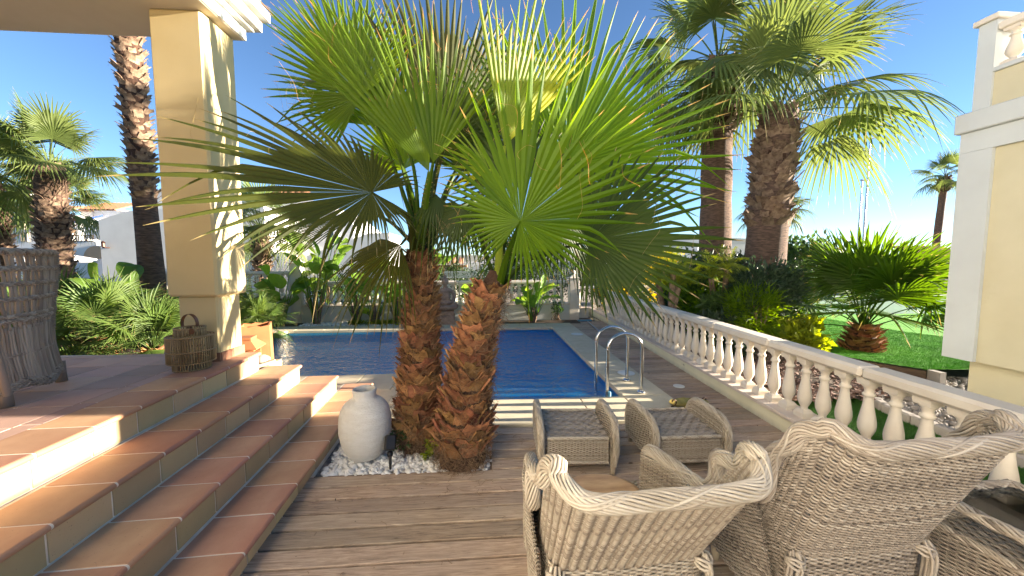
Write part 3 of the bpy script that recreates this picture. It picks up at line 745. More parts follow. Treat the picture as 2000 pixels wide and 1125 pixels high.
g = G(); box(g, BX + .05, BX + .21, BY - .155, BY - .03, 3.021, 3.80); g.build('corner_pillar', M['plaster_grey'], nb_)
g = G(); cbox(g, BX + .02, BX + .24, BY - .18, BY, 3.801, 3.85, .006); g.build('pillar_cap', M['marbleish'], nb_)
g = G(); box(g, BX + .07, BX + .19, 2.14, BY - .156, 3.021, 3.34); g.build('parapet_wall', M['plaster_neigh'], nb_)
g = G(); cbox(g, BX + .045, BX + .21, 2.14, BY - .157, 3.341, 3.38, .005); g.build('parapet_ledge', M['plaster_grey'], nb_)
g = G(); cbox(g, BX + .055, BX + .205, 2.14, BY - .157, 3.70, 3.765, .01); g.build('rail_slab', M['marbleish'], nb_)
for i in range(5): inst(bal, 'baluster', nb_, (BX + .13, BY - .235 - i * .17, 3.381), (0, 0, 0), (1, 1, .568))
# unseen wall added outside the frame to the right, its height set to shade the chairs
shw = thing('shade_wall', (0, 0, 0), 0, 'unseen yellow wall added beyond the right edge to shade the deck and chairs', 'wall')
g = G(); box(g, 4.6, 4.85, -6, 2.17, -.15, 1.73); g.build('wall_body', M['plaster_neigh'], shw)

# ================================================================== PALMS
def nrm(v): v = np.asarray(v, float); return v / (np.linalg.norm(v) + 1e-12)
def fan(g, H, A, N, Rr, spread=120, n=44, pw=1.0, yel=None, asym=0.0,  fused=.52, cup=.12, droop=.10, tipdroop=.12, seed=0, lo=.62, wmax=1.0, up=(0, 0, 1), rag=.13, hang=0.0):
    "pleated fan leaf: every leaflet is a folded strip, joined to its neighbours up to the fused radius"
    rg = np.random.default_rng(seed)
    H = np.asarray(H, float); A = nrm(A); N = np.asarray(N, float); N = nrm(N - A * np.dot(N, A)); Bd = np.cross(N, A); up = np.asarray(up, float)
    th = np.linspace(-R(spread), R(spread), n); dth = th[1] - th[0]
    th = th + rg.normal(0, dth * .09, n)
    L = Rr * (lo + (1 - lo) * np.cos(th * min(1, 80 / spread)).clip(0, 1) ** pw) * (1 + rg.normal(0, rag * .5, n))
    L = L * (1 - asym * np.clip(np.sin(th), 0, 1))
    rf = fused * Rr * (L / Rr) ** .7 * (.86 + .14 * np.cos(th * .6)) * (1 + rg.normal(0, .05, n))
    sec = np.array([.0, .25, .55, .8, 1.0])
    fr = np.array([.12, .3, .5, .7, .86, 1.0])
    r = np.concatenate([rf[:, None] * sec[None], rf[:, None] + (L - rf)[:, None] * fr[None]], 1)      # (n, m)
    m = r.shape[1]
    hw = r * math.tan(dth / 2)
    wf = hw[:, 4:5]
    free = np.zeros((n, m)); free[:, 5:] = fr
    hw = np.where(free > 0, wf * (1 - free ** 1.75) * (1 - .10 * (free > .01)) + .0006, hw * 1.10) * wmax
    tw = rg.normal(0, .12, n)[:, None] * free        # twist of the free tips
    d = np.cos(th)[:, None] * A + np.sin(th)[:, None] * Bd                 # (n,3)
    s_ = -np.sin(th)[:, None] * A + np.cos(th)[:, None] * Bd
    pos = H + d[:, None, :] * r[:, :, None]
    pos = pos - N * (cup * (np.abs(np.sin(th))[:, None] ** 1.5 * r))[:, :, None]
    sag = droop * (r / Rr) ** 2.2 * Rr + tipdroop * free ** 2 * Rr * (1 + rg.normal(0, .5, n)[:, None]).clip(0.1, 3)
    sag = sag + (rg.random(n) < .09)[:, None] * rg.uniform(.15, .5, n)[:, None] * Rr * np.clip(free - .35, 0, 1) ** 1.2
    if hang: sag = sag + hang * Rr * free ** 1.5 * rg.uniform(.5, 1.3, n)[:, None]
    pos = pos - up * sag[:, :, None]
    side = s_[:, None, :] * np.cos(tw)[:, :, None] + N * np.sin(tw)[:, :, None]
    ridge = N * (hw * (.38 + .5 * free))[:, :, None]
    alt = 1
    V = np.stack([pos - side * hw[:, :, None], pos + ridge, pos + side * hw[:, :, None]], 2)   # n,m,3,3
    idx = np.arange(n * m * 3).reshape(n, m, 3)
    q = np.stack([idx[:, :-1, :-1], idx[:, :-1, 1:], idx[:, 1:, 1:], idx[:, 1:, :-1]], -1).reshape(-1, 4)
    tone = np.repeat(np.clip(.5 + rg.normal(0, .16, n) + .12 * np.sin(th * 3 + seed), 0, 1), m * 3)
    if yel is not None:
        side_ = np.linspace(-1, 1, n); tn = np.clip((side_ * yel - .1) * 1.0 + rg.normal(0, .08, n), 0, 1); tone = np.repeat(tn, m * 3)
    tip = np.repeat((free * (1 + rg.normal(0, .06, n)[:, None])), 3, axis=1).ravel()
    g.add(V.reshape(-1, 3), q, tone=tone, tip=tip)
def petiole(g, p0, p1, sagv=.1, r0=.022, r1=.010, up=(0, 0, 1), mid=None):
    p0 = np.asarray(p0, float); p1 = np.asarray(p1, float)
    mid = (p0 + p1) / 2 + np.asarray(up) * sagv * np.linalg.norm(p1 - p0) if mid is None else np.asarray(mid)
    path = smooth_path([p0, mid, p1], 6); rr = np.linspace(r0, r1, len(path))
    tubes(g, path, rr, 6, flat=.6, tone=.35, tip=0)
    return path
def teeth(g, path, n=26):
    for i in range(n):
        t = i / n * (len(path) - 1) * .8; k = int(t); p = path[k] + (path[min(k + 1, len(path) - 1)] - path[k]) * (t - k)
        d = nrm(path[min(k + 1, len(path) - 1)] - path[k]); s_ = nrm(np.cross(d, (0, 0, 1))) * (1 if i % 2 else -1)
        q_ = p + s_ * .018
        g.add([q_ - d * .005, q_ + d * .005, q_ + s_ * .014 + d * .002], None, [(0, 1, 2)], tone=.9, tip=1)

def boot_meshes(nv=6, w=.085, h=.15, mat='boot', seed=1, split=True):
    out = []
    for s in range(nv):
        rg = np.random.default_rng(seed * 100 + s); g = G(); m, n = 6, 6
        t = np.linspace(0, 1, m); u = np.linspace(-1, 1, n)
        hh = h * rg.uniform(.8, 1.25); lean = rg.uniform(-.25, .25); sk = rg.uniform(-.4, .4)
        V = np.zeros((m, n, 3)); Vb = np.zeros((m, n, 3))
        for i, tt in enumerate(t):
            wid = w * (1 - .22 * tt)
            for j, uu in enumerate(u):
                zt_ = tt * hh * (1 - .02 * abs(uu) ** 2) + (rg.normal(0, .008) if tt > .9 else 0)
                if split and tt > .5: zt_ -= .034 * (1 - abs(uu + sk)) * (tt - .5) / .5
                out_ = .010 + .028 * tt ** 1.8 - .03 * abs(uu) ** 2 * (1 - 1.5 * tt)
                V[i, j] = (wid * uu + lean * hh * tt, out_, zt_); Vb[i, j] = (wid * uu * .93 + lean * hh * tt, out_ - .012 - .004 * tt, zt_ - .004)
        grid(g, V[:, ::-1]); grid(g, Vb)
        b = g.n - 2 * m * n; f = np.arange(m * n).reshape(m, n)[:, ::-1]
        top = [b + m * n + (m - 1) * n + j for j in range(n)]
        fr_ = {tuple(V[m - 1, j]): j for j in range(n)}
        for j in range(n - 1):
            a0 = b + (m - 1) * n + (n - 1 - j); a1 = b + (m - 1) * n + (n - 2 - j)
            g.poly.append([a0, a1, top[j + 1], top[j]])
        for i in range(m - 1):
            for je, jf in ((0, n - 1), (n - 1, 0)):
                a0 = b + i * n + jf; a1 = b + (i + 1) * n + jf; c0 = b + m * n + i * n + je; c1 = b + m * n + (i + 1) * n + je
                g.poly.append([a0, a1, c1, c0])
        # fibres frayed from the edge
        k = 7; st = []
        for _ in range(k):
            x0 = rg.uniform(-w, w) * .8; p0 = np.array([x0, .03, hh * rg.uniform(.3, .9)]); dd = np.array([rg.normal(0, .04), rg.uniform(0, .035), rg.uniform(-.04, .05)])
            st.append([p0, p0 + dd * .6 + [0, .01, 0], p0 + dd * 1.3])
        tubes(g, np.array(st), .0012, 3)
        out.append(g.mesh('leaf_base', M[mat], False))
    return out
def trunk(parent, axis, rad, mat='core', n=20, name='trunk'):
    "tapered trunk along a smooth axis; rad same length"
    ax = smooth_path(axis, 6); rr = np.interp(np.linspace(0, 1, len(ax)), np.linspace(0, 1, len(rad)), rad)
    g = G(); jit = RNG.normal(0, .025, (len(ax),)); tubes(g, ax, rr * (1 + jit), n, ref=(0, 1, 0), caps=True)
    g.build(name, M[mat], parent, smooth=True)
    return ax, rr
def at_axis(ax, rr, z):
    i = np.searchsorted(ax[:, 2], z).clip(1, len(ax) - 1); t = (z - ax[i - 1, 2]) / (ax[i, 2] - ax[i - 1, 2] + 1e-9)
    return ax[i - 1] + (ax[i] - ax[i - 1]) * t, rr[i - 1] + (rr[i] - rr[i - 1]) * t
def boots(parent, meshes, ax, rr, z0, z1, dz, per, sc=1.0, tiltf=(.05, .35), name='leaf_base', scf=None, flare=None, cap=290):
    z = z0; k = 0; a0 = random.random() * 6.28; cnt = 0
    tot = int((z1 - z0) / dz * per)
    stuff = G() if tot > cap else None
    while z < z1:
        p, r = at_axis(ax, rr, z); f = (z - z0) / (z1 - z0)
        for j in range(per):
            a = a0 + (j + .5 * (k % 2)) * 2 * math.pi / per + random.uniform(-.12, .12) + k * .13
            s = sc * random.uniform(.8, 1.15) * (scf(f) if scf else 1)
            tilt = -random.uniform(*tiltf) - (flare(f) if flare else 0)
            loc = (p[0] + (r - .012) * math.cos(a), p[1] + (r - .012) * math.sin(a), z + random.uniform(-.3, .3) * dz)
            rot = Euler((tilt, random.uniform(-.22, .22), a - math.pi / 2), 'XYZ')
            inst(random.choice(meshes), name, parent, loc, rot, s); cnt += 1
        z += dz; k += 1
    return cnt
def hairs(g, ax, rr, z0, z1, n, ln=(.04, .14), r=.0011):
    st = []
    for _ in range(n):
        z = random.uniform(z0, z1); p, rad = at_axis(ax, rr, z); a = random.random() * 6.28
        o_ = np.array([math.cos(a), math.sin(a), 0]); b = p + o_ * (rad + random.uniform(-.005, .03)); tdir = np.array([-math.sin(a), math.cos(a), 0])
        l = random.uniform(*ln); d = nrm(tdir * random.uniform(-1, 1) + o_ * random.uniform(0, .7) + np.array([0, 0, random.uniform(-.9, .6)]))
        e = b + d * l; st.append([b, (b + e) / 2 + o_ * .015 + np.random.normal(0, .006, 3), e + np.array([0, 0, -.02 * random.random()])])
    tubes(g, np.array(st), r, 3)

MEB = boot_meshes(8, .088, .118)
def hero_palm(name, label, axis, rad, ztop, crown, leaves, grp):
    o = thing(name, tuple(axis[0][:2]) + (0,), 0, label, 'palm tree', grp)
    off_ = np.array([axis[0][0], axis[0][1], 0.0]); ax_l = [np.array(a, float) - off_ for a in axis]
    ax, rr = trunk(o, ax_l, rad)
    boots(o, MEB, ax, rr, .10, ztop, .062, 9, 1.0, (.0, .20), scf=lambda f: 1.18 - .35 * f, flare=lambda f: .25 * max(0, f - .85) / .15)
    g = G(); hairs(g, ax, rr, .0, ztop, 2600); hairs(g, ax, rr, .0, .35, 1500, (.03, .10)); tag(g.build('trunk_fibre', M['fibre'], o), kind='stuff')
    # root skirt of dark fibre
    for i, lf in enumerate(leaves):
        H = P(*lf['hub']) - off_; A = P(*lf['to']) - off_ - H
        g = G(); base = ax[-1] + np.array([random.uniform(-.05, .05), random.uniform(-.05, .05), -.10])
        if lf.get('pet', True):
            pa = petiole(g, base, H, lf.get('sag', .10), .036, .013, mid=(P(*lf['mid']) - off_) if 'mid' in lf else None)
            teeth(g, pa)
        fan(g, H, A, lf['N'], lf['R'], lf.get('sp', 110), lf.get('n', 44), lf.get('pw', 1.0), lf.get('yel'), lf.get('asym', 0), lf.get('fused', .5), lf.get('cup', .15), lf.get('droop', .02), lf.get('tip', .02), seed=i * 7 + len(name), lo=lf.get('lo', .62), hang=lf.get('hang', 0))
        # curling threads between leaflets
        st = []
        for _ in range(lf.get('threads', 6)):
            a = random.uniform(-.8, .8); d = nrm(nrm(A) + nrm(np.cross(lf['N'], A)) * a); b = H + d * lf['R'] * random.uniform(.45, .85)
            c1 = b + np.random.normal(0, .05, 3) + [0, 0, -.07]; c2 = c1 + np.random.normal(0, .05, 3) + [0, 0, -.10]; c3 = c2 + np.random.normal(0, .04, 3) + [0, 0, -.05]
            st.append(smooth_path([b, c1, c2, c3], 4))
        if st: tubes(g, np.array(st), .0009, 3, tone=.9, tip=1)
        g.build('frond', M[lf.get('mat', 'leaf')], o, smooth=False)
    return o
T1 = [(-.585, 3.27, -.06), (-.575, 3.28, .35), (-.560, 3.30, .85), (-.545, 3.30, 1.25), (-.540, 3.30, 1.62), (-.545, 3.3, 1.80)]
hero_palm('fan_palm', 'darker upright fan palm trunk left of the twin palms behind the white vase', T1, [.178, .155, .128, .104, .076, .048], 1.68, None, [
    dict(hub=(726, 376, 2.75), to=(470, 338, 2.40), N=(.12, -1, .62), R=1.36, sp=150, n=62, asym=.42, pw=5.0, fused=.46, cup=.06, droop=.03, lo=.36, tip=.05, mat='leaf_olive', mid=(796, 425, 3.0), threads=3),
    dict(hub=(706, 186, 3.75), to=(590, 70, 3.75), N=(-.1, -1, -.15), R=1.0, sp=100, n=44, pw=.8, cup=.03, droop=.0, lo=.6, mid=(800, 300, 3.5)),
    dict(hub=(838, 335, 3.1), to=(722, 60, 2.9), N=(.35, -.9, -.1), R=1.44, sp=26, n=16, fused=.36, cup=.25, droop=.0, lo=.9, mid=(828, 400, 3.2)),
    dict(hub=(846, 318, 3.0), to=(868, 110, 2.9), N=(.1, -1, -.1), R=.98, sp=30, n=11, fused=.36, cup=.2, droop=.0, lo=.85),
    dict(hub=(860, 285, 3.5), to=(1000, 150, 3.35), N=(.1, -1, .1), R=.92, sp=85, n=34, cup=.06, droop=.0, mat='leaf_dark', fused=.42),
    dict(hub=(872, 275, 3.8), to=(880, 20, 3.8), N=(.25, -1, .1), R=1.42, sp=36, n=26, fused=.66, cup=.05, droop=0, lo=.9, mat='leaf_olive'),
    dict(hub=(782, 478, 3.15), to=(690, 520, 3.0), N=(.1, -.6, .8), R=.66, sp=75, n=32, cup=.2, droop=.25, tip=.2, mat='leaf_olive', mid=(803, 462, 3.2), threads=2),
    dict(hub=(700, 415, 3.9), to=(560, 440, 3.9), N=(0, -.35, .9), R=.95, sp=60, n=32, cup=.2, droop=.05, mat='leaf_dark'),
    dict(hub=(905, 330, 3.8), to=(925, 180, 3.8), N=(.1, -1, .3), R=.95, sp=85, n=36, cup=.1, droop=.0, mat='leaf_dark'),
    dict(hub=(898, 400, 3.8), to=(940, 470, 3.8), N=(.2, -.8, .5), R=.55, sp=85, n=32, cup=.2, droop=.15, tip=.2, mat='leaf_dark', threads=2),
    dict(hub=(790, 330, 3.7), to=(745, 200, 3.8), N=(-.2, -1, .2), R=.80, sp=80, n=34, cup=.1, droop=.0),
    dict(hub=(852, 380, 3.2), to=(860, 470, 3.1), N=(.3, -.9, .3), R=.42, sp=50, n=16, cup=.2, droop=.2, tip=.3, mat='leaf_dark', hang=.2),
    dict(hub=(676, 150, 3.95), to=(640, -20, 4.0), N=(.3, -.9, .0), R=.95, sp=50, n=28, cup=.06, droop=.0, pet=True),
    dict(hub=(760, 250, 3.9), to=(690, 90, 4.0), N=(.1, -1, .1), R=1.15, sp=60, n=34, fused=.5, cup=.05, droop=.0, mat='leaf_mid'),
    dict(hub=(930, 280, 4.0), to=(985, 60, 4.1), N=(.1, -1, .1), R=1.25, sp=48, n=30, fused=.5, cup=.05, droop=.0, mat='leaf_mid'),
    dict(hub=(620, 160, 3.6), to=(560, 155, 3.6), N=(0, -.6, .7), R=.28, sp=40, n=6, cup=.1, droop=.1, fused=.2, mat='leaf_dark', pet=False),
], 'two fan palms in the white pebble bed')
T2 = [(-.185, 2.99, -.06), (-.165, 3.0, .30), (-.10, 3.0, .75), (-.03, 3.0, 1.10), (.065, 3.0, 1.40), (.11, 3.0, 1.56)]
hero_palm('fan_palm', 'leaning orange-brown fan palm trunk in front, right of the twin palms', T2, [.195, .168, .140, .115, .098, .058], 1.45, None, [
    dict(hub=(1017, 432, 2.5), to=(1110, 235, 2.3), N=(.02, -1, .10), R=1.02, sp=166, n=54, pw=3.2, asym=.0, fused=.43, cup=.14, droop=.0, lo=.40, tip=.03, mid=(990, 500, 2.75), threads=12),
    dict(hub=(1152, 470, 2.85), to=(1330, 420, 2.65), N=(-.15, -1, .25), R=.98, sp=112, n=46, pw=1.6, fused=.5, cup=.05, droop=.02, lo=.48, mat='leaf_dark', threads=10, mid=(1040, 505, 2.95)),
    dict(hub=(1104, 325, 3.5), to=(1232, 130, 3.45), N=(-.1, -1, -.05), R=1.62, sp=74, n=42, fused=.48, cup=.03, droop=.0, lo=.85),
    dict(hub=(985, 285, 2.95), to=(1052, 60, 2.85), N=(.30, -.8, -.2), R=1.06, sp=30, n=18, fused=.5, cup=.06, droop=0, lo=.95, mat='leaf_yellow', yel=-1),
    dict(hub=(1030, 300, 3.6), to=(1010, 60, 3.6), N=(.2, -1, .1), R=1.20, sp=52, n=26, fused=.4, cup=.1, droop=0, lo=.85),
    dict(hub=(905, 405, 3.1), to=(850, 470, 3.1), N=(-.2, -.8, .5), R=.45, sp=85, n=28, cup=.15, droop=.1, tip=.2, mat='leaf_dark'),
    dict(hub=(1090, 430, 3.6), to=(1110, 520, 3.6), N=(.1, -.8, .5), R=.55, sp=80, n=30, cup=.2, droop=.15, tip=.2, mat='leaf_dark'),
    dict(hub=(1080, 330, 3.6), to=(1230, 320, 3.6), N=(0, -1, .3), R=1.20, sp=70, n=34, cup=.05, droop=.0),
    dict(hub=(1010, 350, 3.3), to=(960, 250, 3.4), N=(0, -1, .2), R=.75, sp=100, n=36, cup=.1, droop=.0, mat='leaf_dark'),
    dict(hub=(1120, 455, 3.8), to=(1260, 490, 3.8), N=(.1, -.8, .6), R=.95, sp=80, n=34, cup=.15, droop=.1, tip=.08, mat='leaf_dark'),
    dict(hub=(955, 330, 2.9), to=(880, 300, 2.8), N=(0, -1, .2), R=.40, sp=50, n=10, cup=.2, droop=.0, fused=.3, mat='leaf_yellow', yel=1),
    dict(hub=(960, 400, 3.5), to=(950, 500, 3.6), N=(0, -.9, .3), R=.45, sp=90, n=30, cup=.15, droop=.1, tip=.2, mat='leaf_dark'),
], 'two fan palms in the white pebble bed')

# ------------------------------------------------------------------ garden palms built from shared fronds
def frond_mesh(name, mat, elev, pl, Rr, n=34, droop=.25, tip=.35, sp=100, seed=0, cup=.25, r0=.02, fused=.45, hang=0, straight=False):
    e = R(elev); g = G()
    d = np.array([0, math.cos(e), math.sin(e)])
    end = d * pl - np.array([0, 0, (.10 if not straight else .02) * pl * math.cos(e)])
    pa = petiole(g, (0, 0, 0), end, .06, r0, r0 * .45)
    A = nrm(end - pa[-3]) + np.array([0, 0, -.15]) * math.cos(e); A = nrm(A)
    N = np.cross(np.array([1, 0, 0]), A)
    fan(g, end, A, N, Rr, sp, n, 1.0, None, 0, fused, cup, droop, tip, seed=seed, hang=hang, lo=.62)
    return g.mesh(name, M[mat])
def crown(parent, c, meshes, rings, sc=1.0, jit=.1, tilt=0.0):
    "rings: list of (mesh indices, count)"
    for ids, cnt in rings:
        a0 = random.random() * 6.28
        for i in range(cnt):
            me = meshes[random.choice(ids)]; a = a0 + i * 6.283 / cnt + random.uniform(-jit, jit) * 2
            inst(me, 'frond', parent, (c[0], c[1], c[2] + random.uniform(-.04, .04)), (random.uniform(-jit, jit) + tilt, random.uniform(-jit, jit), a), sc * random.uniform(.88, 1.1))
WF = [frond_mesh('frond', 'leaf_far', e, .95, .95, 34, dr, tp, 105, seed=i, hang=h_) for i, (e, dr, tp, h_) in enumerate(((78, .02, .05, .0), (55, .06, .12, .05), (32, .08, .15, .08), (10, .10, .18, .12), (-18, .15, .2, .2), (-45, .2, .3, .3)))]
WB = boot_meshes(5, .10, .17, 'boot_far', seed=3)
def wash_palm(label, x, y, z0, zc, r, zboot0, zboot1, rb, sc=1.0, rings=None, bend=(0, 0), per=9, dz=.11, grp=None, bsc=1.0, name='washingtonia_palm', stuffboots=False, extra=()):
    o = thing(name, (x, y, z0), 0, label, 'palm tree', grp)
    H = zc - z0; hb0, hb1 = zboot0 - z0, zboot1 - z0
    axs = [(0, 0, 0), (bend[0] * .25, bend[1] * .25, H * .33), (bend[0] * .6, bend[1] * .6, H * .66), (bend[0], bend[1], H)]
    rad = [r * 1.15, r * 1.0, r * .95, r * .9]
    ax, rr = trunk(o, axs, rad, 'bark', 18)
    if hb1 > hb0:
        rr2 = rr.copy()
        boots_ax = ax; rbv = np.full(len(ax), rb)
        g = G(); sel = [(at_axis(ax, rr, z)[0]) for z in np.linspace(hb0, hb1, 8)]
        tubes(g, np.array(sel), np.array([r * .95, rb * .97, rb, rb, rb, rb * .95, rb * .85, rb * .6]), 16, ref=(0, 1, 0), caps=True); g.build('boot_core', M['core'], o, smooth=True)
        prof_r = lambda z: np.interp(z, np.linspace(hb0, hb1, 8), [r * .98, rb * .97, rb, rb, rb, rb * .95, rb * .85, rb * .6])
        z = hb0; k = 0; lst = []
        while z < hb1:
            p, _ = at_axis(ax, rr, z); rad_ = prof_r(z)
            for j in range(per):
                a = (j + .5 * (k % 2)) * 6.283 / per + random.uniform(-.15, .15)
                lst.append(((p[0] + (rad_ - .01) * math.cos(a), p[1] + (rad_ - .01) * math.sin(a), z + random.uniform(-.03, .03)), (-random.uniform(.05, .55), random.uniform(-.3, .3), a - math.pi / 2), bsc * random.uniform(.75, 1.2)))
            z += dz; k += 1
        if stuffboots or len(lst) > 290:
            g = G()
            for loc, rot, s in lst:
                me = random.choice(WB); mt = Matrix.LocRotScale(Vector(loc), Euler(rot), Vector((s, s, s)))
                co = np.empty(len(me.vertices) * 3); me.vertices.foreach_get('co', co); co = co.reshape(-1, 3)
                mm = np.array(mt); co = co @ mm[:3, :3].T + mm[:3, 3]
                li = np.empty(len(me.loops), int); me.loops.foreach_get('vertex_index', li); tt = np.empty(len(me.polygons), int); me.polygons.foreach_get('loop_total', tt)
                b0 = g.n; st_ = np.concatenate([[0], np.cumsum(tt)[:-1]])
                g.V.append(co); g.n += len(co)
                q4 = tt == 4; g.F[4].append((li[st_[q4][:, None] + np.arange(4)]) + b0)
                g.F[3].append((li[st_[~q4][:, None] + np.arange(3)]) + b0) if (~q4).any() and (tt[~q4] == 3).all() else None
            tag(g.build('leaf_bases', M['boot_far'], o), kind='stuff')
        else:
            for loc, rot, s in lst: inst(random.choice(WB), 'leaf_base', o, loc, rot, s)
    c = (bend[0], bend[1], H)
    for mi_, az_, sc_ in extra: inst(WF[mi_], 'frond', o, c, (0, 0, R(az_)), sc * sc_)
    crown(o, c, WF, rings or [((0,), 4), ((0, 1), 6), ((1, 2), 8), ((2, 3), 8), ((3, 4), 7)], sc)
    return o
def W(px, py, y): p = P(px, py, y); return p
# right garden
a = P(1487, 540, 7.4); b = P(1528, 222, 7.4)
wash_palm('stout garden palm with shaggy pale leaf bases above smooth bark, right of the taller trunk', a[0], 7.4, -.1, b[2], .38, P(0, 430, 7.4)[2], b[2] - .02, .355, 1.36, bend=(b[0] - a[0], .1), grp='two tall palms in the right garden',
          rings=[((0,), 2), ((1,), 4), ((1, 2), 4), ((2, 3), 4), ((3,), 2)], extra=((2, -88, 1.2), (3, -80, 1.15), (4, -95, .95), (1, -100, 1.2), (2, 60, 1.0)), per=11, dz=.14, bsc=1.2)
a = P(1400, 490, 9.0)
wash_palm('tallest garden palm with slim dark trunk cut off by the top of the frame', a[0] - .02, 9.0, -.1, P(0, 60, 9)[2], .36, P(0, 225, 9)[2], P(0, 75, 9)[2], .46, 1.38, bend=(-.14, .0), grp='two tall palms in the right garden',
          rings=[((0,), 3), ((1, 2), 5), ((2, 3), 5), ((3, 4), 6), ((4,), 3), ((5,), 1)], per=11, dz=.15, bsc=1.2)
# left background
a = P(95, 325, 11.5); wash_palm('bushy palm with thick shaggy trunk before the white houses at left', a[0] - .06, 11.5, -.1, a[2], .33, -.0, a[2], .335, .98, per=12, dz=.15, bsc=.9, bend=(.08, 0), grp='palms before the white houses', stuffboots=True, rings=[((0,), 4), ((0, 1), 5), ((1, 2), 7), ((2, 3), 7), ((3,), 3)])
a = P(-30, 350, 12); wash_palm('shaggy palm cut by the left edge of the picture', a[0], 12, -.1, a[2], .32, -.0, a[2], .37, 1.1, per=12, dz=.15, bsc=1.0, grp='palms before the white houses', stuffboots=True)
a = P(110, 400, 19); wash_palm('small distant palm crown showing behind the thick shaggy trunk', a[0], 19, -.1, a[2], .3, 1.5, a[2], .34, 1.25, per=9, dz=.3, stuffboots=True, grp='palms before the white houses')
a = P(303, 585, 8.0); wash_palm('tall dark palm trunk with big curled leaf bases just left of the porch column', a[0], 8.0, .0, 7.9, .185, P(0, 385, 8)[2], 7.8, .19, 1.1, bend=(-.22, 0), per=6, dz=.10, bsc=.78, name='washingtonia_palm')
a = P(508, 425, 11.5); wash_palm('small palm by the balustrade seen between column and twin palms', a[0], 11.5, -.1, 2.55, .17, .8, 2.5, .2, .95, per=8, dz=.14, stuffboots=True, rings=[((0,), 3), ((1, 2), 6), ((2, 3), 7), ((3, 4), 6)])
a = P(1846, 345, 25); wash_palm('slender distant palm beside the neighbouring house corner', a[0] - .35, 25, -.1, a[2], .22, a[2] - 1.1, a[2], .38, 1.05, bend=(.35, 0), per=9, dz=.2, stuffboots=True, rings=[((0,), 3), ((1, 2), 6), ((2, 3), 6), ((4,), 5)])
a = P(1540, 420, 30); wash_palm('far small palm hidden behind the stout garden palm trunk', P(1505, 470, 24)[0], 24, -.1, P(0, 395, 24)[2], .3, 3.5, P(0, 395, 24)[2], .4, 1.3, per=9, dz=.25, stuffboots=True)

# low fan palms
SF = [frond_mesh('frond', 'leaf_mid', e, .62, .76, 36, .06, .06, 112, seed=20 + i, straight=True, r0=.014, cup=.12, fused=.42) for i, e in enumerate((80, 62, 45, 25, 5, -12))]
def low_palm(label, x, y, z, rings, sc, tr, th_, boots_n=30, meshes=None, grp=None, name='young_fan_palm'):
    o = thing(name, (x, y, z), random.random() * 6, label, 'fan palm', grp)
    ax, rr = trunk(o, [(0, 0, -.1), (0, 0, th_ * .5), (0, 0, th_)], [tr, tr * .9, tr * .5])
    boots(o, MEB, ax, rr, .0, th_, .06, max(5, int(tr * 38)), .95, (.2, .6))
    crown(o, (0, 0, th_ - .03), meshes or SF, rings, sc, .14)
    return o
a = P(1682, 690, 5.9)
low_palm('lush young fan palm with short brown trunk beside the raised artificial lawn', a[0], 5.9, -.08, [((0,), 3), ((0, 1), 5), ((1, 2), 6), ((2, 3), 5), ((3, 4), 4)], 1.45, .25, .58)
SB = [frond_mesh('frond', 'leaf_blue', e, .45, .48, 30, .08, .12, 105, seed=40 + i, straight=True, r0=.010, cup=.2, fused=.35) for i, e in enumerate((78, 55, 35, 12, -10))]
for (px, py, y, s, lb) in ((205, 640, 6.2, 1.25, 'bright dwarf fan palm clump nearest the wicker chair back'), (120, 615, 7.6, 1.3, 'dwarf fan palm clump half hidden behind the wicker chair'), (300, 665, 5.4, 1.0, 'dark drooping dwarf fan palm against the porch column'),
                           (262, 650, 8.2, 1.1, 'dwarf fan palm at the foot of the tall dark trunk'), (505, 625, 7.2, .8, 'dwarf fan palm right of the column at the pool edge'), (60, 635, 6.8, 1.1, 'dwarf fan palm showing through the gaps of the wicker chair'), (430, 600, 8.0, 1.2, 'bluish dwarf fan palm behind the column')):
    p = P(px, py, y)
    low_palm(lb, p[0], y, .15, [((0,), 4), ((0, 1), 7), ((1, 2), 8), ((2, 3), 8), ((3, 4), 6)], s, .13, max(.2, p[2] - .30), meshes=SB, grp='dwarf fan palms in the left garden', name='dwarf_fan_palm')
g = G(); V = np.array([[(-12 + 9.2 * i / 20, 4.16 + 5.8 * j / 16, .13 + .06 * math.sin(i * 1.3) * math.cos(j) - (.30 if (-12 + 9.2 * i / 20) > -5.2 and j > 1 else 0) * 1.0) for i in range(21)] for j in range(17)])
V = np.array([[(-12 + 6.9 * i / 20, 4.16 + 5.8 * j / 16, .13 + .06 * math.sin(i * 1.3) * math.cos(j)) for i in range(21)] for j in range(17)])
grid(g, V); tag(g.build('garden_soil', M['soil'], smooth=True), kind='structure')
g = G(); g.add([(-5.12, 4.1, -.05), (-2.2, 4.1, -.05), (-2.2, 4.9, -.05), (-5.12, 4.9, -.05)], [(0, 1, 2, 3)]); tag(g.build('soil_strip', M['soil']), kind='structure')

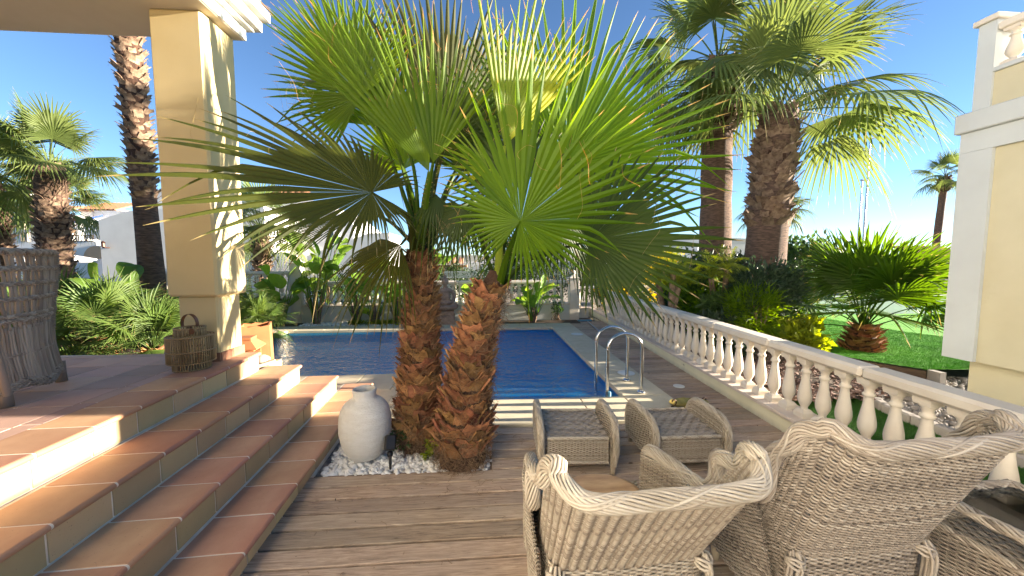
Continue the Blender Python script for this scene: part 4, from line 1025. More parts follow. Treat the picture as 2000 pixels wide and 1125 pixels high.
# ------------------------------------------------------------------ strelitzia
def paddle(g, base, tip_dir, L, wd, stem, seed, bend=.25):
    rg = np.random.default_rng(seed); base = np.asarray(base, float); d = nrm(tip_dir)
    s0 = base + d * stem * .5 + np.array([0, 0, stem * .10]); h = base + d * stem
    path = smooth_path([base, s0, h], 5); tubes(g, path, np.linspace(.016, .008, len(path)), 5, tone=.6, tip=0)
    m = 10; t = np.linspace(0, 1, m)
    dirs = nrm(np.array([d[0] * 2.0, d[1] * 2.0, d[2] * .62]) + rg.normal(0, .12, 3)); side = nrm(np.cross(dirs, (0, 0, 1)) + rg.normal(0, .25, 3)); Nn = np.cross(side, dirs)
    wv = wd * np.sin(np.pi * np.clip(t * .93 + .05, 0, 1)) ** .62; rows_ = []
    for i, tt in enumerate(t):
        c = h + dirs * L * tt + np.array([0, 0, -bend * L * tt ** 2])
        rows_.append([c - side * wv[i] + Nn * wv[i] * .35, c - side * wv[i] * .5 + Nn * wv[i] * .08, c, c + side * wv[i] * .5 + Nn * wv[i] * .08, c + side * wv[i] + Nn * wv[i] * .35])
    V = np.array(rows_); tp = np.repeat(t, 5) * .90; V += rg.normal(0, .004, V.shape)
    grid(g, V, tone=rg.uniform(.2, 1), tip=tp)
def strelitzia(label, x, y, z, h, n, spread=.5, seed=0, L=.5, wd=.12, mat='leaf_banana', dead=14, lean=(0, 0)):
    o = thing('strelitzia', (x, y, z), 0, label, 'leafy plant', 'large-leaved plants behind the pool')
    rg = np.random.default_rng(seed)
    g = G(); st = []
    for i in range(dead):
        a = rg.uniform(0, 6.28); st.append([(math.cos(a) * .05, math.sin(a) * .05, -.05), (math.cos(a) * .12, math.sin(a) * .10, h * .15), (math.cos(a) * rg.uniform(.12, .3), math.sin(a) * .2, h * rg.uniform(.2, .36))])
    tubes(g, np.array(st), np.array([.03, .022, .006]), 5, flat=.5); tubes(g, np.array([[(0, 0, -.05), (.01, 0, h * .2), (0, .02, h * .4)]]), np.array([.07, .055, .02]), 8)
    g.build('stem_base', M['boot_far'], o)
    for i in range(n):
        a = i * 2.4 + rg.uniform(-.4, .4); sp = spread * rg.uniform(.3, 1.1); hh = h * rg.uniform(.45, 1.0)
        d = np.array([math.cos(a) * sp + lean[0], math.sin(a) * sp * .7 + lean[1], 1.0]); g = G()
        ll = L * rg.uniform(.75, 1.15)
        paddle(g, (math.cos(a) * .06, math.sin(a) * .06, .05), d, ll, wd * rg.uniform(.8, 1.15), max(.15, hh - ll * .75), seed * 50 + i, rg.uniform(.05, .6))
        g.build('leaf', M[mat], o, smooth=False)
    return o
for i, (px, y, h, n, sp, lb) in enumerate(((560, 9.75, 1.7, 13, .38, 'leafy plant with paddle leaves just right of the porch column'), (625, 9.75, 2.5, 15, .33, 'tallest paddle-leaved plant before the back balustrade'), (700, 9.75, 1.9, 14, .4, 'paddle-leaved plant behind the drooping palm frond'),
                                           (735, 9.7, 1.3, 9, .45, 'shorter dark paddle-leaved plant between two taller ones'), (778, 9.75, 1.75, 14, .38, 'paddle-leaved plant left of the upright palm trunk'), (930, 9.7, 1.5, 9, .45, 'sparse paddle-leaved plant between trunk tops and the statue'), (1042, 9.7, 1.25, 16, .55, 'bright low paddle-leaved plant near the square pillar'))):
    p = PZ(px, 632, .0); strelitzia(lb, p[0], y, .0, h, n, sp, seed=i + 3, L=.56 if i != 6 else .46, wd=.20)
p = P(255, 600, 7.2); strelitzia('big-leaved plant with torn upright leaf beside the tall dark trunk', p[0], 7.2, .15, 1.75, 5, .2, seed=31, L=.85, wd=.2, dead=4, lean=(-.05, 0))
p = P(165, 560, 9.0); strelitzia('single rounded paddle leaf rising over the dwarf palms', p[0], 9.0, .1, 1.6, 4, .25, seed=33, L=.6, wd=.18, dead=3)
p = P(640, 560, 12.5); strelitzia('tall paddle-leaved plant outside the balustrade before the white villa', p[0], 12.5, -.1, 3.2, 12, .3, seed=35, L=.8, wd=.18)
p = P(840, 560, 13.5); strelitzia('dark tall leafy plant outside the balustrade behind the upright palm', p[0], 13.5, -.1, 3.1, 12, .35, seed=36, L=.8, wd=.2)

# ------------------------------------------------------------------ leaf clouds: shrubs, hedges, ground cover
def leaves(g, c, rad, n, ls=(.05, .02), seed=0, shell=.55, flat=.0, clump=9, tip=0, updir=.2, zmin=None):
    rg = np.random.default_rng(seed); c = np.asarray(c, float); rad = np.asarray(rad, float)
    k = max(3, clump); cc = rg.normal(0, 1, (k, 3)); cc /= np.linalg.norm(cc, axis=1, keepdims=True); cc *= rg.uniform(.45, .95, (k, 1))
    pick = rg.integers(0, k, n); p = cc[pick] + rg.normal(0, .21, (n, 3))
    pos = c + p * rad
    if zmin is not None: pos = pos[pos[:, 2] > zmin]; n = len(pos); p = (pos - c) / rad
    d = p / (np.linalg.norm(p, axis=1, keepdims=True) + .01) + rg.normal(0, .6, (n, 3)); d[:, 2] += updir; d /= np.linalg.norm(d, axis=1, keepdims=True)
    s_ = np.cross(d, rg.normal(0, 1, (n, 3))); s_ /= np.linalg.norm(s_, axis=1, keepdims=True); nn = np.cross(s_, d)
    l = ls[0] * rg.uniform(.6, 1.3, (n, 1)); w_ = ls[1] * rg.uniform(.7, 1.2, (n, 1))
    V = np.stack([pos, pos + d * l * .45 + s_ * w_ + nn * w_ * .3, pos + d * l, pos + d * l * .45 - s_ * w_ + nn * w_ * .3, pos + d * l * .5 - nn * w_ * .1], 1)
    i = np.arange(n)[:, None] * 5
    q = np.concatenate([i + np.array([[0, 1, 4, 3]]), ], 0); t = np.concatenate([i + np.array([[4, 1, 2]]), i + np.array([[4, 2, 3]])], 0)
    tone = np.repeat(rg.uniform(0, 1, n), 5)
    g.add(V.reshape(-1, 3), q, t, tone=tone, tip=tip)
def twigs(g, c, rad, n, seed=0, r=.012):
    rg = np.random.default_rng(seed); c = np.asarray(c, float); st = []
    for _ in range(n):
        e = c + rg.normal(0, .45, 3) * np.asarray(rad); b = np.array([c[0] + rg.normal(0, .06), c[1] + rg.normal(0, .06), c[2] - rad[2] * 1.1]); st.append([b, (b + e) / 2 + rg.normal(0, .05, 3), e])
    tubes(g, np.array(st), np.array([r, r * .7, r * .3]), 5)
def shrub(label, c, rad, n, ls, mat, seed, cat='shrub', grp='garden shrubs', clump=9, name='garden_shrub', flowers=None, z0=None):
    z0 = z0 if z0 is not None else c[2] - rad[2]
    o = thing(name, (c[0], c[1], z0), 0, label, cat, grp); cl = (0, 0, c[2] - z0)
    g = G(); leaves(g, cl, rad, n, ls, seed, clump=clump, zmin=.0); g.build('foliage', M[mat], o)
    g = G(); twigs(g, cl, rad, 14, seed); g.build('branches', M['boot_far'], o)
    if flowers:
        g = G(); leaves(g, cl, [r * 1.06 for r in rad], flowers[1], flowers[2], seed, clump=clump, zmin=.1); g.build('blossom', M[flowers[0]], o)
    return o
shrub('yellow-flowered shrub behind the far right balustrade', (4.15, 10.4, .75), (.75, .5, .62), 2600, (.09, .035), 'leaf_shrub', 1, flowers=('leaf_flower', 1500, (.08, .045)), z0=-.1)
shrub('second yellow-blossom clump above the first near the far corner', (6.0, 12.2, 1.3), (.9, .6, .6), 1500, (.09, .035), 'leaf_lime', 2, flowers=('leaf_flower', 900, (.08, .045)), z0=-.1)
shrub('dark glossy shrub at the foot of the tallest garden palm', (4.9, 7.9, .95), (.9, .6, .8), 3600, (.12, .028), 'leaf_darkshrub', 3, z0=-.1, clump=14)
shrub('dark whorled-leaf shrub around the stout palm trunk', (5.2, 7.3, .85), (.9, .4, .75), 4200, (.11, .022), 'leaf_darkshrub', 4, z0=-.1, clump=16)
shrub('feathery bright green shrub leaning over the balustrade', (4.55, 7.0, .62), (.62, .5, .62), 3800, (.15, .010), 'leaf', 5, z0=-.05, clump=14)
shrub('broad dark green shrub behind the middle balusters', (5.0, 8.0, .55), (.7, .6, .6), 4200, (.13, .035), 'leaf_darkshrub', 6, z0=-.05, clump=14)
shrub('mid green shrub between pygmy palm and stout palm trunk', (4.7, 7.6, 1.05), (.6, .5, .45), 2400, (.13, .04), 'leaf_shrub', 7, z0=-.1, clump=12)
pp_ = lambda px, py, y: tuple(P(px, py, y))
shrub('dark glossy shrub hiding the foot of the stout palm trunk', pp_(1490, 575, 6.4), (.62, .35, .55), 4200, (.11, .024), 'leaf_darkshrub', 71, z0=-.08, clump=14)
shrub('feathery green shrub arching above the balustrade before the stout palm', pp_(1475, 610, 6.0), (.42, .28, .42), 3200, (.16, .009), 'leaf', 72, z0=-.08, clump=12)
shrub('bright-topped broad-leaved shrub next to the yellowish feather palm', pp_(1425, 600, 6.3), (.38, .3, .36), 2000, (.12, .035), 'leaf_shrub', 73, z0=-.08, clump=10)
shrub('dark low shrub just behind the balusters left of the bark mulch', pp_(1420, 655, 6.0), (.5, .3, .32), 2400, (.10, .03), 'leaf_darkshrub', 74, z0=-.08, clump=10)
shrub('lime green low shrub beside the young fan palm', (5.45, 5.95, .25), (.4, .35, .34), 1100, (.16, .05), 'leaf_lime', 8, z0=-.05, clump=8)
shrub('dark low shrub filling the gap by the far balusters', (4.0, 8.6, .22), (.5, 1.0, .30), 3200, (.10, .03), 'leaf_shrub', 9, z0=-.1, clump=12)
shrub('mottled green shrub right of the young fan palm', (6.9, 8.2, .5), (.9, .7, .5), 1800, (.12, .04), 'leaf_shrub', 10, z0=.1)
shrub('wispy green shrub beside the slim tall trunk', (4.05, 7.6, 1.35), (.45, .5, .35), 1100, (.12, .012), 'leaf', 11, z0=-.1)
shrub('small green bush under the raised balustrade at left', (-8.2, 9.2, .5), (1.2, .6, .5), 2200, (.08, .03), 'leaf_shrub', 12, z0=.0)
shrub('yellow-green feathery bush in the left garden', (-6.1, 8.6, .75), (.8, .5, .45), 2400, (.09, .012), 'leaf_lime', 13, z0=.0)
shrub('loose hedge plant behind the square pillar', (1.8, 14.5, .7), (2.2, .7, .95), 5200, (.08, .025), 'leaf_shrub', 14, z0=-.1, clump=22, name='hedge_shrub')
shrub('loose hedge plant behind the far right balustrade corner', (5.0, 14.5, .9), (2.0, .7, .95), 4200, (.08, .025), 'leaf_shrub', 15, z0=-.1, clump=22, name='hedge_shrub')
shrub('loose hedge plant behind the leaning palm top', (-1.6, 15.5, .6), (1.8, .7, .8), 3200, (.09, .028), 'leaf_shrub', 16, z0=-.1, clump=18, name='hedge_shrub')
shrub('green bush before the white villa steps', (-5.0, 13.5, .6), (1.3, .6, .8), 2600, (.09, .03), 'leaf_shrub', 17, z0=-.1)
p = PZ(1100, 605, .15); shrub('tiny potted-size green sprig against the grey bed wall', (1.95, 9.75, .28), (.13, .10, .2), 130, (.07, .028), 'leaf_shrub', 18, z0=.0, clump=5)
# far tree masses
for i, (x, y, z, r, n, lb) in enumerate(((2.0, 24, 1.9, (3.0, 1.5, 1.5), 3600, 'round green tree beyond the hedge'), (8.5, 22, 1.9, (2.6, 1.5, 1.5), 3000, 'green tree beyond the yellow blossom'), (12.5, 14, 1.2, (2.4, 1.2, 1.1), 3200, 'grey-green tree right of the stout palm'), (20, 24, 1.2, (3.5, 2, 1.1), 3000, 'low green tree beside the beige far house'))):
    o = shrub(lb, (x, y, z), r, n, (.22, .07), 'leaf_shrub', 60 + i, 'tree', 'trees beyond the garden', 18, 'garden_tree', z0=-.1)
# pygmy date palm
def pinnate(seed, L=1.0, n=34, droop=.55, mat='leaf_lime', elev=50):
    rg = np.random.default_rng(seed); e = R(elev); t = np.linspace(0, 1, 12)
    path = np.stack([np.zeros(12), L * t * math.cos(e), L * t * math.sin(e) - droop * L * t ** 2], 1)
    g = G(); tubes(g, path, np.linspace(.010, .002, 12), 4, tone=.5, tip=0)
    st = []
    for i in range(n):
        tt = .18 + .8 * i / n; k = tt * 11; j = int(k); p = path[j] + (path[min(j + 1, 11)] - path[j]) * (k - j); d = nrm(path[min(j + 1, 11)] - path[j])
        for s_ in (-1, 1):
            l = L * .30 * math.sin(math.pi * (.15 + .8 * tt)) * rg.uniform(.8, 1.1); dd = nrm(d * .55 + np.array([s_, 0, 0]) * .8 + np.array([0, 0, -.25 + rg.normal(0, .12)]))
            e2 = p + dd * l + np.array([0, 0, -.12 * l]); m_ = (p + e2) / 2 + np.array([0, 0, .02]); w_ = nrm(np.cross(dd, (0, 0, 1))) * .006
            b0 = g.n; g.add([p - w_ * .5, p + w_ * .5, m_ + w_, e2, m_ - w_], [(0, 1, 2, 4)], [(4, 2, 3)], tone=rg.uniform(0, 1), tip=[0, 0, .4, .9, .4])
    return g.mesh('frond', M[mat])
PD = [pinnate(i, 1.0, 34, d_, 'leaf_lime', e_) for i, (e_, d_) in enumerate(((80, .3), (62, .55), (45, .7), (25, .75)))]
def pygmy(label, x, y, z0, zc, ntr=3, sc=1.0):
    o = thing('pygmy_date_palm', (x, y, z0), 0, label, 'palm tree')
    for i in range(ntr):
        dx = (-.12, .02, .16)[i % 3]; dy = (.05, -.05, .08)[i % 3]; g = G(); H = (zc - z0) * (.9, 1, .85)[i % 3]
        pth = smooth_path([(dx * .3, dy * .3, 0), (dx * .7, dy, H * .5), (dx * 1.5, dy * 1.3, H)], 5)
        tubes(g, pth, np.linspace(.065, .05, len(pth)), 9, ref=(0, 1, 0)); g.build('trunk', M['boot_far'], o, smooth=True)
        for j in range(13):
            inst(PD[(0, 1, 1, 2, 2, 3)[j % 6]], 'frond', o, tuple(pth[-1]), (random.uniform(-.1, .1), random.uniform(-.1, .1), j * 2.4), sc * random.uniform(.85, 1.1))
p = P(1306, 600, 6.6); pygmy('yellowish feather palm with pale forked trunks behind the balustrade', p[0], 6.6, -.05, P(0, 537, 6.6)[2], 3, .72)
p = P(1412, 520, 6.6); pygmy('yellow-green feathery palm crown beside the stout garden palm', p[0], 6.6, -.05, P(0, 530, 6.6)[2], 2, .75)
# ground cover and succulent
g = G(); 
for i in range(60):
    px = random.uniform(690, 790); x = PZ(px, 632, 0)[0]; leaves(g, (x, random.uniform(9.5, 9.7), .05), (.10, .06, .07), 26, (.05, .02), 200 + i, clump=4)
tag(g.build('ground_cover', M['leaf_lime']), 'low bright green ground cover along the far pool edge', 'ground cover', kind='stuff')
o = thing('bedding_plant', (-.42, 3.02, .02), 0, 'small bright green plant growing between the two palm trunks', 'plant')
for i in range(26):
    g = G(); leaves(g, (random.uniform(-.12, .20), random.uniform(-.10, .10), random.uniform(.03, .15)), (.03, .03, .02), 14, (.032, .016), 300 + i, clump=3); g.build('leaf_rosette', M['leaf_lime'], o)
o = thing('bedding_plant', (-.70, 3.12, .02), 0, 'dark trailing green plant behind the black spotlight', 'plant')
for i in range(14):
    g = G(); leaves(g, (random.uniform(-.08, .12), random.uniform(-.06, .06), random.uniform(.03, .2)), (.03, .03, .03), 12, (.03, .014), 340 + i, clump=3); g.build('leaf_rosette', M['leaf_shrub'], o)

# ================================================================== FURNITURE: woven rattan
def weave(g, S, ns, nv, ribs, amp=.005, r=.0036, k=4, seed=0, flat=1.0, band=None, rib_r=.004, nrib_pts=18, ucut=None, pair=1):
    "S(u,v)->(...,3) on [0,1]^2; strands run along u, ribs along v"
    rg = np.random.default_rng(seed)
    u = np.linspace(0, 1, ns)[None, :].repeat(nv, 0); v = ((np.arange(nv) + .5) / nv)[:, None] + rg.normal(0, .12 / nv, (nv, 1))
    v = np.clip(v + rg.normal(0, .04 / nv, (nv, ns)), 0, 1)
    e = 1e-3
    Pp = S(u, v); Su = S(np.clip(u + e, 0, 1), v) - S(np.clip(u - e, 0, 1), v); Sv = S(u, np.clip(v + e, 0, 1)) - S(u, np.clip(v - e, 0, 1))
    Nn = np.cross(Su, Sv); Nn /= np.linalg.norm(Nn, axis=2, keepdims=True) + 1e-12
    rows = np.arange(nv) // pair
    Pp = Pp + Nn * (amp * np.cos(math.pi * (u * ribs + rows[:, None])))[:, :, None]
    tone = np.clip(.45 + rg.normal(0, .16, nv) + .10 * np.sin(np.arange(nv) * .21), 0, 1)
    if band is not None: tone = np.clip(tone + band(np.arange(nv) / nv, rg), 0, 1)
    T = tone[:, None] + .12 * rg.normal(0, 1, (nv, ns)) * .5
    tubes(g, Pp, r, k, ref=Nn, tone=np.clip(T, 0, 1), flat=flat)
    uu = ((np.arange(ribs) + .5) / ribs)[:, None].repeat(nrib_pts, 1); vv = np.linspace(0, 1, nrib_pts)[None].repeat(ribs, 0)
    tubes(g, S(uu, vv), rib_r, 4, tone=np.clip(rg.normal(.3, .1, ribs), 0, 1))
def curve_fn(pts, n=60):
    p = smooth_path(pts, 10); d = np.concatenate([[0], np.cumsum(np.linalg.norm(np.diff(p, axis=0), axis=1))]); d /= d[-1]
    def f(u):
        u = np.asarray(u); return np.stack([np.interp(u, d, p[:, i]) for i in range(3)], -1)
    return f
def ruled(a, b, bulge=0.0, bn=None):
    A_, B_ = curve_fn(a), curve_fn(b); bn = np.array(bn if bn is not None else (0, 0, 0), float)
    def S(u, v):
        v_ = np.asarray(v)[..., None]; u_ = np.asarray(u)
        return A_(u_) * (1 - v_) + B_(u_) * v_ + bn * bulge * (4 * v_ * (1 - v_))
    return S
def rim(g, pts, rad=.028, n=9, rs=.0085, pitch_=.30, seed=0, closed=False, squash=1.0):
    "thick braided edge: strands wound round the path"
    rg = np.random.default_rng(seed); p = smooth_path(pts, 14, closed); d = np.concatenate([[0], np.cumsum(np.linalg.norm(np.diff(p, axis=0), axis=1))])
    N_ = max(24, int(d[-1] / .016)); s = np.linspace(0, d[-1], N_); p = np.stack([np.interp(s, d, p[:, i]) for i in range(3)], -1)
    T = np.gradient(p, axis=0); T /= np.linalg.norm(T, axis=1, keepdims=True)
    A = np.zeros_like(p); a = np.cross(T[0], (0, 0, 1)) if abs(T[0][2]) < .9 else np.cross(T[0], (0, 1, 0)); a = nrm(a)
    for i in range(N_): a = nrm(a - T[i] * np.dot(a, T[i])); A[i] = a
    B_ = np.cross(T, A); st = []; tones = []
    for fam, sg in ((0, 1), (1, -1)):
        for j in range(n):
            ph = j * 2 * math.pi / n + fam * .3 + sg * s * 2 * math.pi / pitch_
            rr = rad * (1 + .10 * np.cos(ph * 1 + s * 2 * math.pi / pitch_ * 2 + fam * math.pi)) * (1 if fam == 0 else .93)
            if fam == 1 and j % 2: continue
            st.append(p + (np.cos(ph) * rr)[:, None] * A + (np.sin(ph) * rr)[:, None] * B_); tones.append(np.clip(rg.normal(.62, .2), 0, 1))
    T_ = np.array(tones)[:, None] + rg.normal(0, .05, (len(st), N_))
    tubes(g, np.array(st), rs, 5, tone=np.clip(T_, 0, 1))
    tubes(g, p[None], rad * .8, 8, tone=.1)
def legc(name, par, x, y, h, r=.022, mat='pole_wood', lean=(0, 0)):
    g = G(); tubes(g, np.array([[(x, y, h), (x + lean[0] * .6, y + lean[1] * .6, h * .4), (x + lean[0], y + lean[1], 0)]]), np.array([r, r * .95, r * .8]), 12, ref=(0, 1, 0), caps=True); g.build(name, M[mat], par, smooth=True)

def armchair(label, X, Yc, th, c, a, k, arm, mat, seed, bands=True):
    o = thing('rattan_armchair', (X, Yc, 0), th, label, 'armchair', 'wingback rattan armchairs')
    cx, cy, cz = c; ax_, ay, az = a; kx, ky, kz = k; mx, my, mz = arm
    # back + wings
    bot = [(kx + .02, -.02, kz + .02), (kx + .01, ky * .6, kz), (kx * .93, ky - .02, kz), (kx * .5, ky - .045, kz), (0, ky - .05, kz)]
    bot = bot + [(-x, y, z) for x, y, z in bot[-2::-1]]
    top = [(ax_ + .035, ay + .055, az - .07), (ax_ + .02, ay - .01, az - .01), (cx + .03, cy + .07, cz + .035), (cx - .03, cy + .0, cz - .01), (cx * .5, cy - .02, cz - .015), (0, cy - .025, cz - .015)]
    top = top + [(-x, y, z) for x, y, z in top[-2::-1]]
    S = ruled(bot, top)
    g = G()
    bnd = (lambda v, rg: -.38 * ((np.floor(v * 62) % 13) < 2)) if bands else None
    weave(g, S, 220, 78, 52 if bands else 36, .0062 if bands else .0066, .0057, 4, seed, band=bnd, flat=.8, rib_r=.006, pair=999 if bands else 1)
    g.build('backrest', M[mat], o, smooth=True)
    # lower back skirt
    sk_t = [(kx + .01, -.02, kz), (kx, ky * .6, kz), (kx * .93, ky - .02, kz), (0, ky - .05, kz), (-kx * .93, ky - .02, kz), (-kx, ky * .6, kz), (-kx - .01, -.02, kz)]
    sk_b = [(x * .97, y + .02, .10) for x, y, z in sk_t]
    g = G(); weave(g, ruled(sk_b, sk_t), 150, 35, 34, .0045, .0056, 4, seed + 1); g.build('back_skirt', M[mat], o, smooth=True)
    for s in (-1, 1):
        # arm panels: outer and inner face
        for w_, nm in ((.035, 'arm_panel'), (-.035, 'arm_panel')):
            bo = [(s * (kx + w_ * .6), -.17, .12), (s * (kx + w_ + .01), .05, .10), (s * (mx + w_ - .02), my, .09)]
            to = [(s * (ax_ + .02 + w_), -.12, mz + .02), (s * (ax_ + .015 + w_), .08, mz + .01), (s * (mx + w_), my - .01, mz - .03)]
            g = G(); weave(g, ruled(bo, to), 90, 60, 22, .0042, .0053, 4, seed + 2); g.build(nm, M[mat], o, smooth=True)
        # front face of the arm
        fb = [(s * (mx - .055), my + .002, .10), (s * (mx + .035), my + .004, .10)]; ft = [(s * (mx - .04), my + .0, mz - .02), (s * (mx + .04), my, mz - .02)]
        g = G(); weave(g, ruled(fb, ft), 16, 56, 4, .004, .0045, 4, seed + 3); g.build('arm_front', M[mat], o, smooth=True)
        # wing / arm / back braid
        g = G(); tail = [(0, ky - .055, kz - .005), (kx * .95, ky - .03, kz), (kx + .02, ky * .5, kz + .0)]
        knot = np.array([s * kx * .99, ky - .03, kz + .01])
        st = []
        for i in range(9):
            d = np.random.normal(0, .012, 3); st.append([knot + d * .6, knot + [s * .012, -.02, -.06] + d, knot + [s * .02 + d[0], -.012 + d[1], -.17], knot + [s * .02 + d[0] * 1.4, .0 + d[1] * 1.2, -.32]])
        tubes(g, np.array([smooth_path(q_, 4) for q_ in st]), .0065, 5, tone=np.random.uniform(.3, .9, 9))
        for i in range(3):
            th_ = np.linspace(0, 2 * math.pi, 14); ring = np.stack([knot[0] + .034 * np.cos(th_), knot[1] + .030 * np.sin(th_), knot[2] - .02 - i * .014 + .008 * np.sin(th_ * 2 + i)], 1); tubes(g, ring, .007, 5, tone=.7)
        g.build('corner_binding', M[mat], o, smooth=True)
    path = [(mx + .005, my + .015, .10), (mx + .005, my + .015, mz * .5), (mx + .005, my + .015, mz - .07), (mx + .002, my - .005, mz - .012), (mx + .01, my - .06, mz + .005), (ax_ + .012, .08, mz + .012), (ax_ + .028, -.05, mz + .018), (ax_ + .042, -.125, mz + .03), (ax_ + .050, -.165, mz + .09), (ax_ + .048, -.19, (az + mz) / 2 + .03), (ax_ + .042, ay + .075, az - .10), (ax_ + .03, ay + .035, az - .02), (ax_ + .008, ay - .03, az + .008), (cx + .045, cy + .075, cz + .045), (cx + .005, cy + .018, cz + .01), (cx - .05, cy - .01, cz - .002), (cx * .45, cy - .022, cz), (0, cy - .025, cz)]
    path = path + [(-x, y, z) for x, y, z in path[-2::-1]]
    g = G(); rim(g, path, .027, 15, .0056, .62, seed + 5); g.build('braided_rim', M[mat], o, smooth=True)
    # seat
    g = G(); fr = [(-kx + .03, my + .04, kz - .02), (kx - .03, my + .04, kz - .02)]; bk = [(-kx + .03, ky, kz - .04), (kx - .03, ky, kz - .04)]
    weave(g, ruled(bk, fr), 60, 50, 18, .0045, .0048, 4, seed + 7); g.build('seat', M[mat], o, smooth=True)
    g = G(); weave(g, ruled([(-kx + .02, my + .045, .12), (kx - .02, my + .045, .12)], [(-kx + .03, my + .045, kz - .01), (kx - .03, my + .045, kz - .01)]), 70, 30, 20, .0045, .0048, 4, seed + 8); g.build('front_panel', M[mat], o, smooth=True)
    g = G(); rim(g, [(-kx + .02, my + .05, .11), (0, my + .055, .11), (kx - .02, my + .05, .11)], .014, 6, .006, .2, seed); rim(g, [(-kx * .9, ky - .02, .10), (0, ky - .03, .10), (kx * .9, ky - .02, .10)], .013, 6, .006, .2, seed); g.build('base_braid', M[mat], o, smooth=True)
    for s in (-1, 1):
        legc('leg', o, s * (mx - .01), my, .12, .026); legc('leg', o, s * (kx - .02), ky + .03, .12, .026)
    return o
ch1 = armchair('pale tan rattan wingback armchair at the lower centre with darker bands on its back', .585, 1.608, .047, (.321, -.505, .897), (.349, -.388, .958), (.32, -.188, .419), (.326, .29, .616), 'wicker', 11)
ch2 = armchair('browner rattan wingback armchair beside the glass-topped side table', 1.593, 1.588, .036, (.323, -.448, 1.007), (.370, -.33, 1.029), (.312, -.178, .423), (.32, .277, .609), 'wicker2', 23, bands=False)
for (x, y, lb, sc) in ((.60, 1.80, 'rounded marbled tan seat cushion on the paler rattan armchair', 1.0), (1.58, 1.80, 'rounded marbled tan seat cushion on the browner rattan armchair', 1.1)):
    g = G(); n = 28; prof = [(0.001, .055), (.17, .055), (.195, .048), (.205, .03), (.195, .010), (.17, 0), (.001, 0)]
    lathe(g, [(r_ * sc, z_) for r_, z_ in prof], n); V = np.concatenate(g.V); V[:, 1] *= .82; V[:, 0] *= 1.05; g.V = [V]
    tag(g.build('seat_cushion', M['seatpad'], smooth=True, loc=(x, y, .408)), lb, 'cushion', 'round tan seat cushions')

def footstool(label, x, y, th, seed):
    o = thing('rattan_footstool', (x, y, 0), th, label, 'footstool', 'rattan footstools'); w_, d_ = .285, .27
    mat = 'wicker'
    g = G(); sx = .235
    def S(u, v):
        u = np.asarray(u); v = np.asarray(v)
        return np.stack([-sx + 2 * sx * u, -d_ + .01 + (2 * d_ - .02) * v, .290 - .012 * np.sin(np.pi * u)], -1)
    # seat of broad checker weave
    rg = np.random.default_rng(seed)
    weave(g, S, 90, 92, 11, .0050, .0054, 4, seed, pair=9, rib_r=.004, flat=.8); g.build('seat', M['wicker2'], o, smooth=True)
    g = G(); uu, vv = np.meshgrid(np.linspace(0, 1, 8), np.linspace(0, 1, 8)); grid(g, S(uu, vv) - [0, 0, .009], tone=.3); g.build('seat_lining', M['wicker2'], o)
    for yy, nm in ((-d_, 'front_panel'), (d_, 'front_panel')):
        g = G(); weave(g, ruled([(-sx, yy, .105), (sx, yy, .105)], [(-sx, yy, .282), (sx, yy, .282)]), 60, 22, 20, .0045, .0048, 4, seed + 1); g.build('woven_panel', M[mat], o, smooth=True)
        g = G(); rim(g, [(-sx, yy, .287), (0, yy, .288), (sx, yy, .287)], .010, 5, .005, .12, seed); rim(g, [(-sx, yy, .098), (0, yy, .098), (sx, yy, .098)], .010, 5, .005, .12, seed); g.build('panel_braid', M[mat], o, smooth=True)
    for s in (-1, 1):
        for dx in (-.022, .022):
            lo_ = [(s * w_ * .96 + dx, -d_ - .01, .10), (s * w_ * .97 + dx, 0, .07), (s * w_ + dx, d_, .085)]
            hi_ = [(s * w_ + dx, -d_ - .02, .35), (s * (w_ + .004) + dx, -d_ + .06, .395), (s * (w_ + .004) + dx, d_ - .12, .40), (s * w_ + dx, d_ - .02, .36)]
            g = G(); weave(g, ruled(lo_, hi_), 70, 34, 18, .0045, .0046, 4, seed + 3); g.build('arm_panel', M[mat], o, smooth=True)
        pth = [(s * w_ * .96, -d_ - .015, .08), (s * w_, -d_ - .028, .20), (s * w_, -d_ - .026, .32), (s * (w_ + .003), -d_ + .02, .382), (s * (w_ + .004), -d_ + .12, .412), (s * (w_ + .004), d_ - .14, .412), (s * w_, d_ - .04, .37), (s * w_, d_ + .015, .28), (s * w_, d_ + .01, .08)]
        g = G(); rim(g, pth, .022, 12, .0055, .5, seed + 5); g.build('braided_rim', M[mat], o, smooth=True)
        for yy in (-d_ - .005, d_ - .01): legc('leg', o, s * w_ * .95, yy, .11, .022)
    return o
footstool('rattan footstool standing between the palm trunk and its twin footstool', .735, 2.975, R(-4), 31)
footstool('rattan footstool with the metal dish behind it, closer to the balustrade', 1.595, 2.93, R(-1), 37)

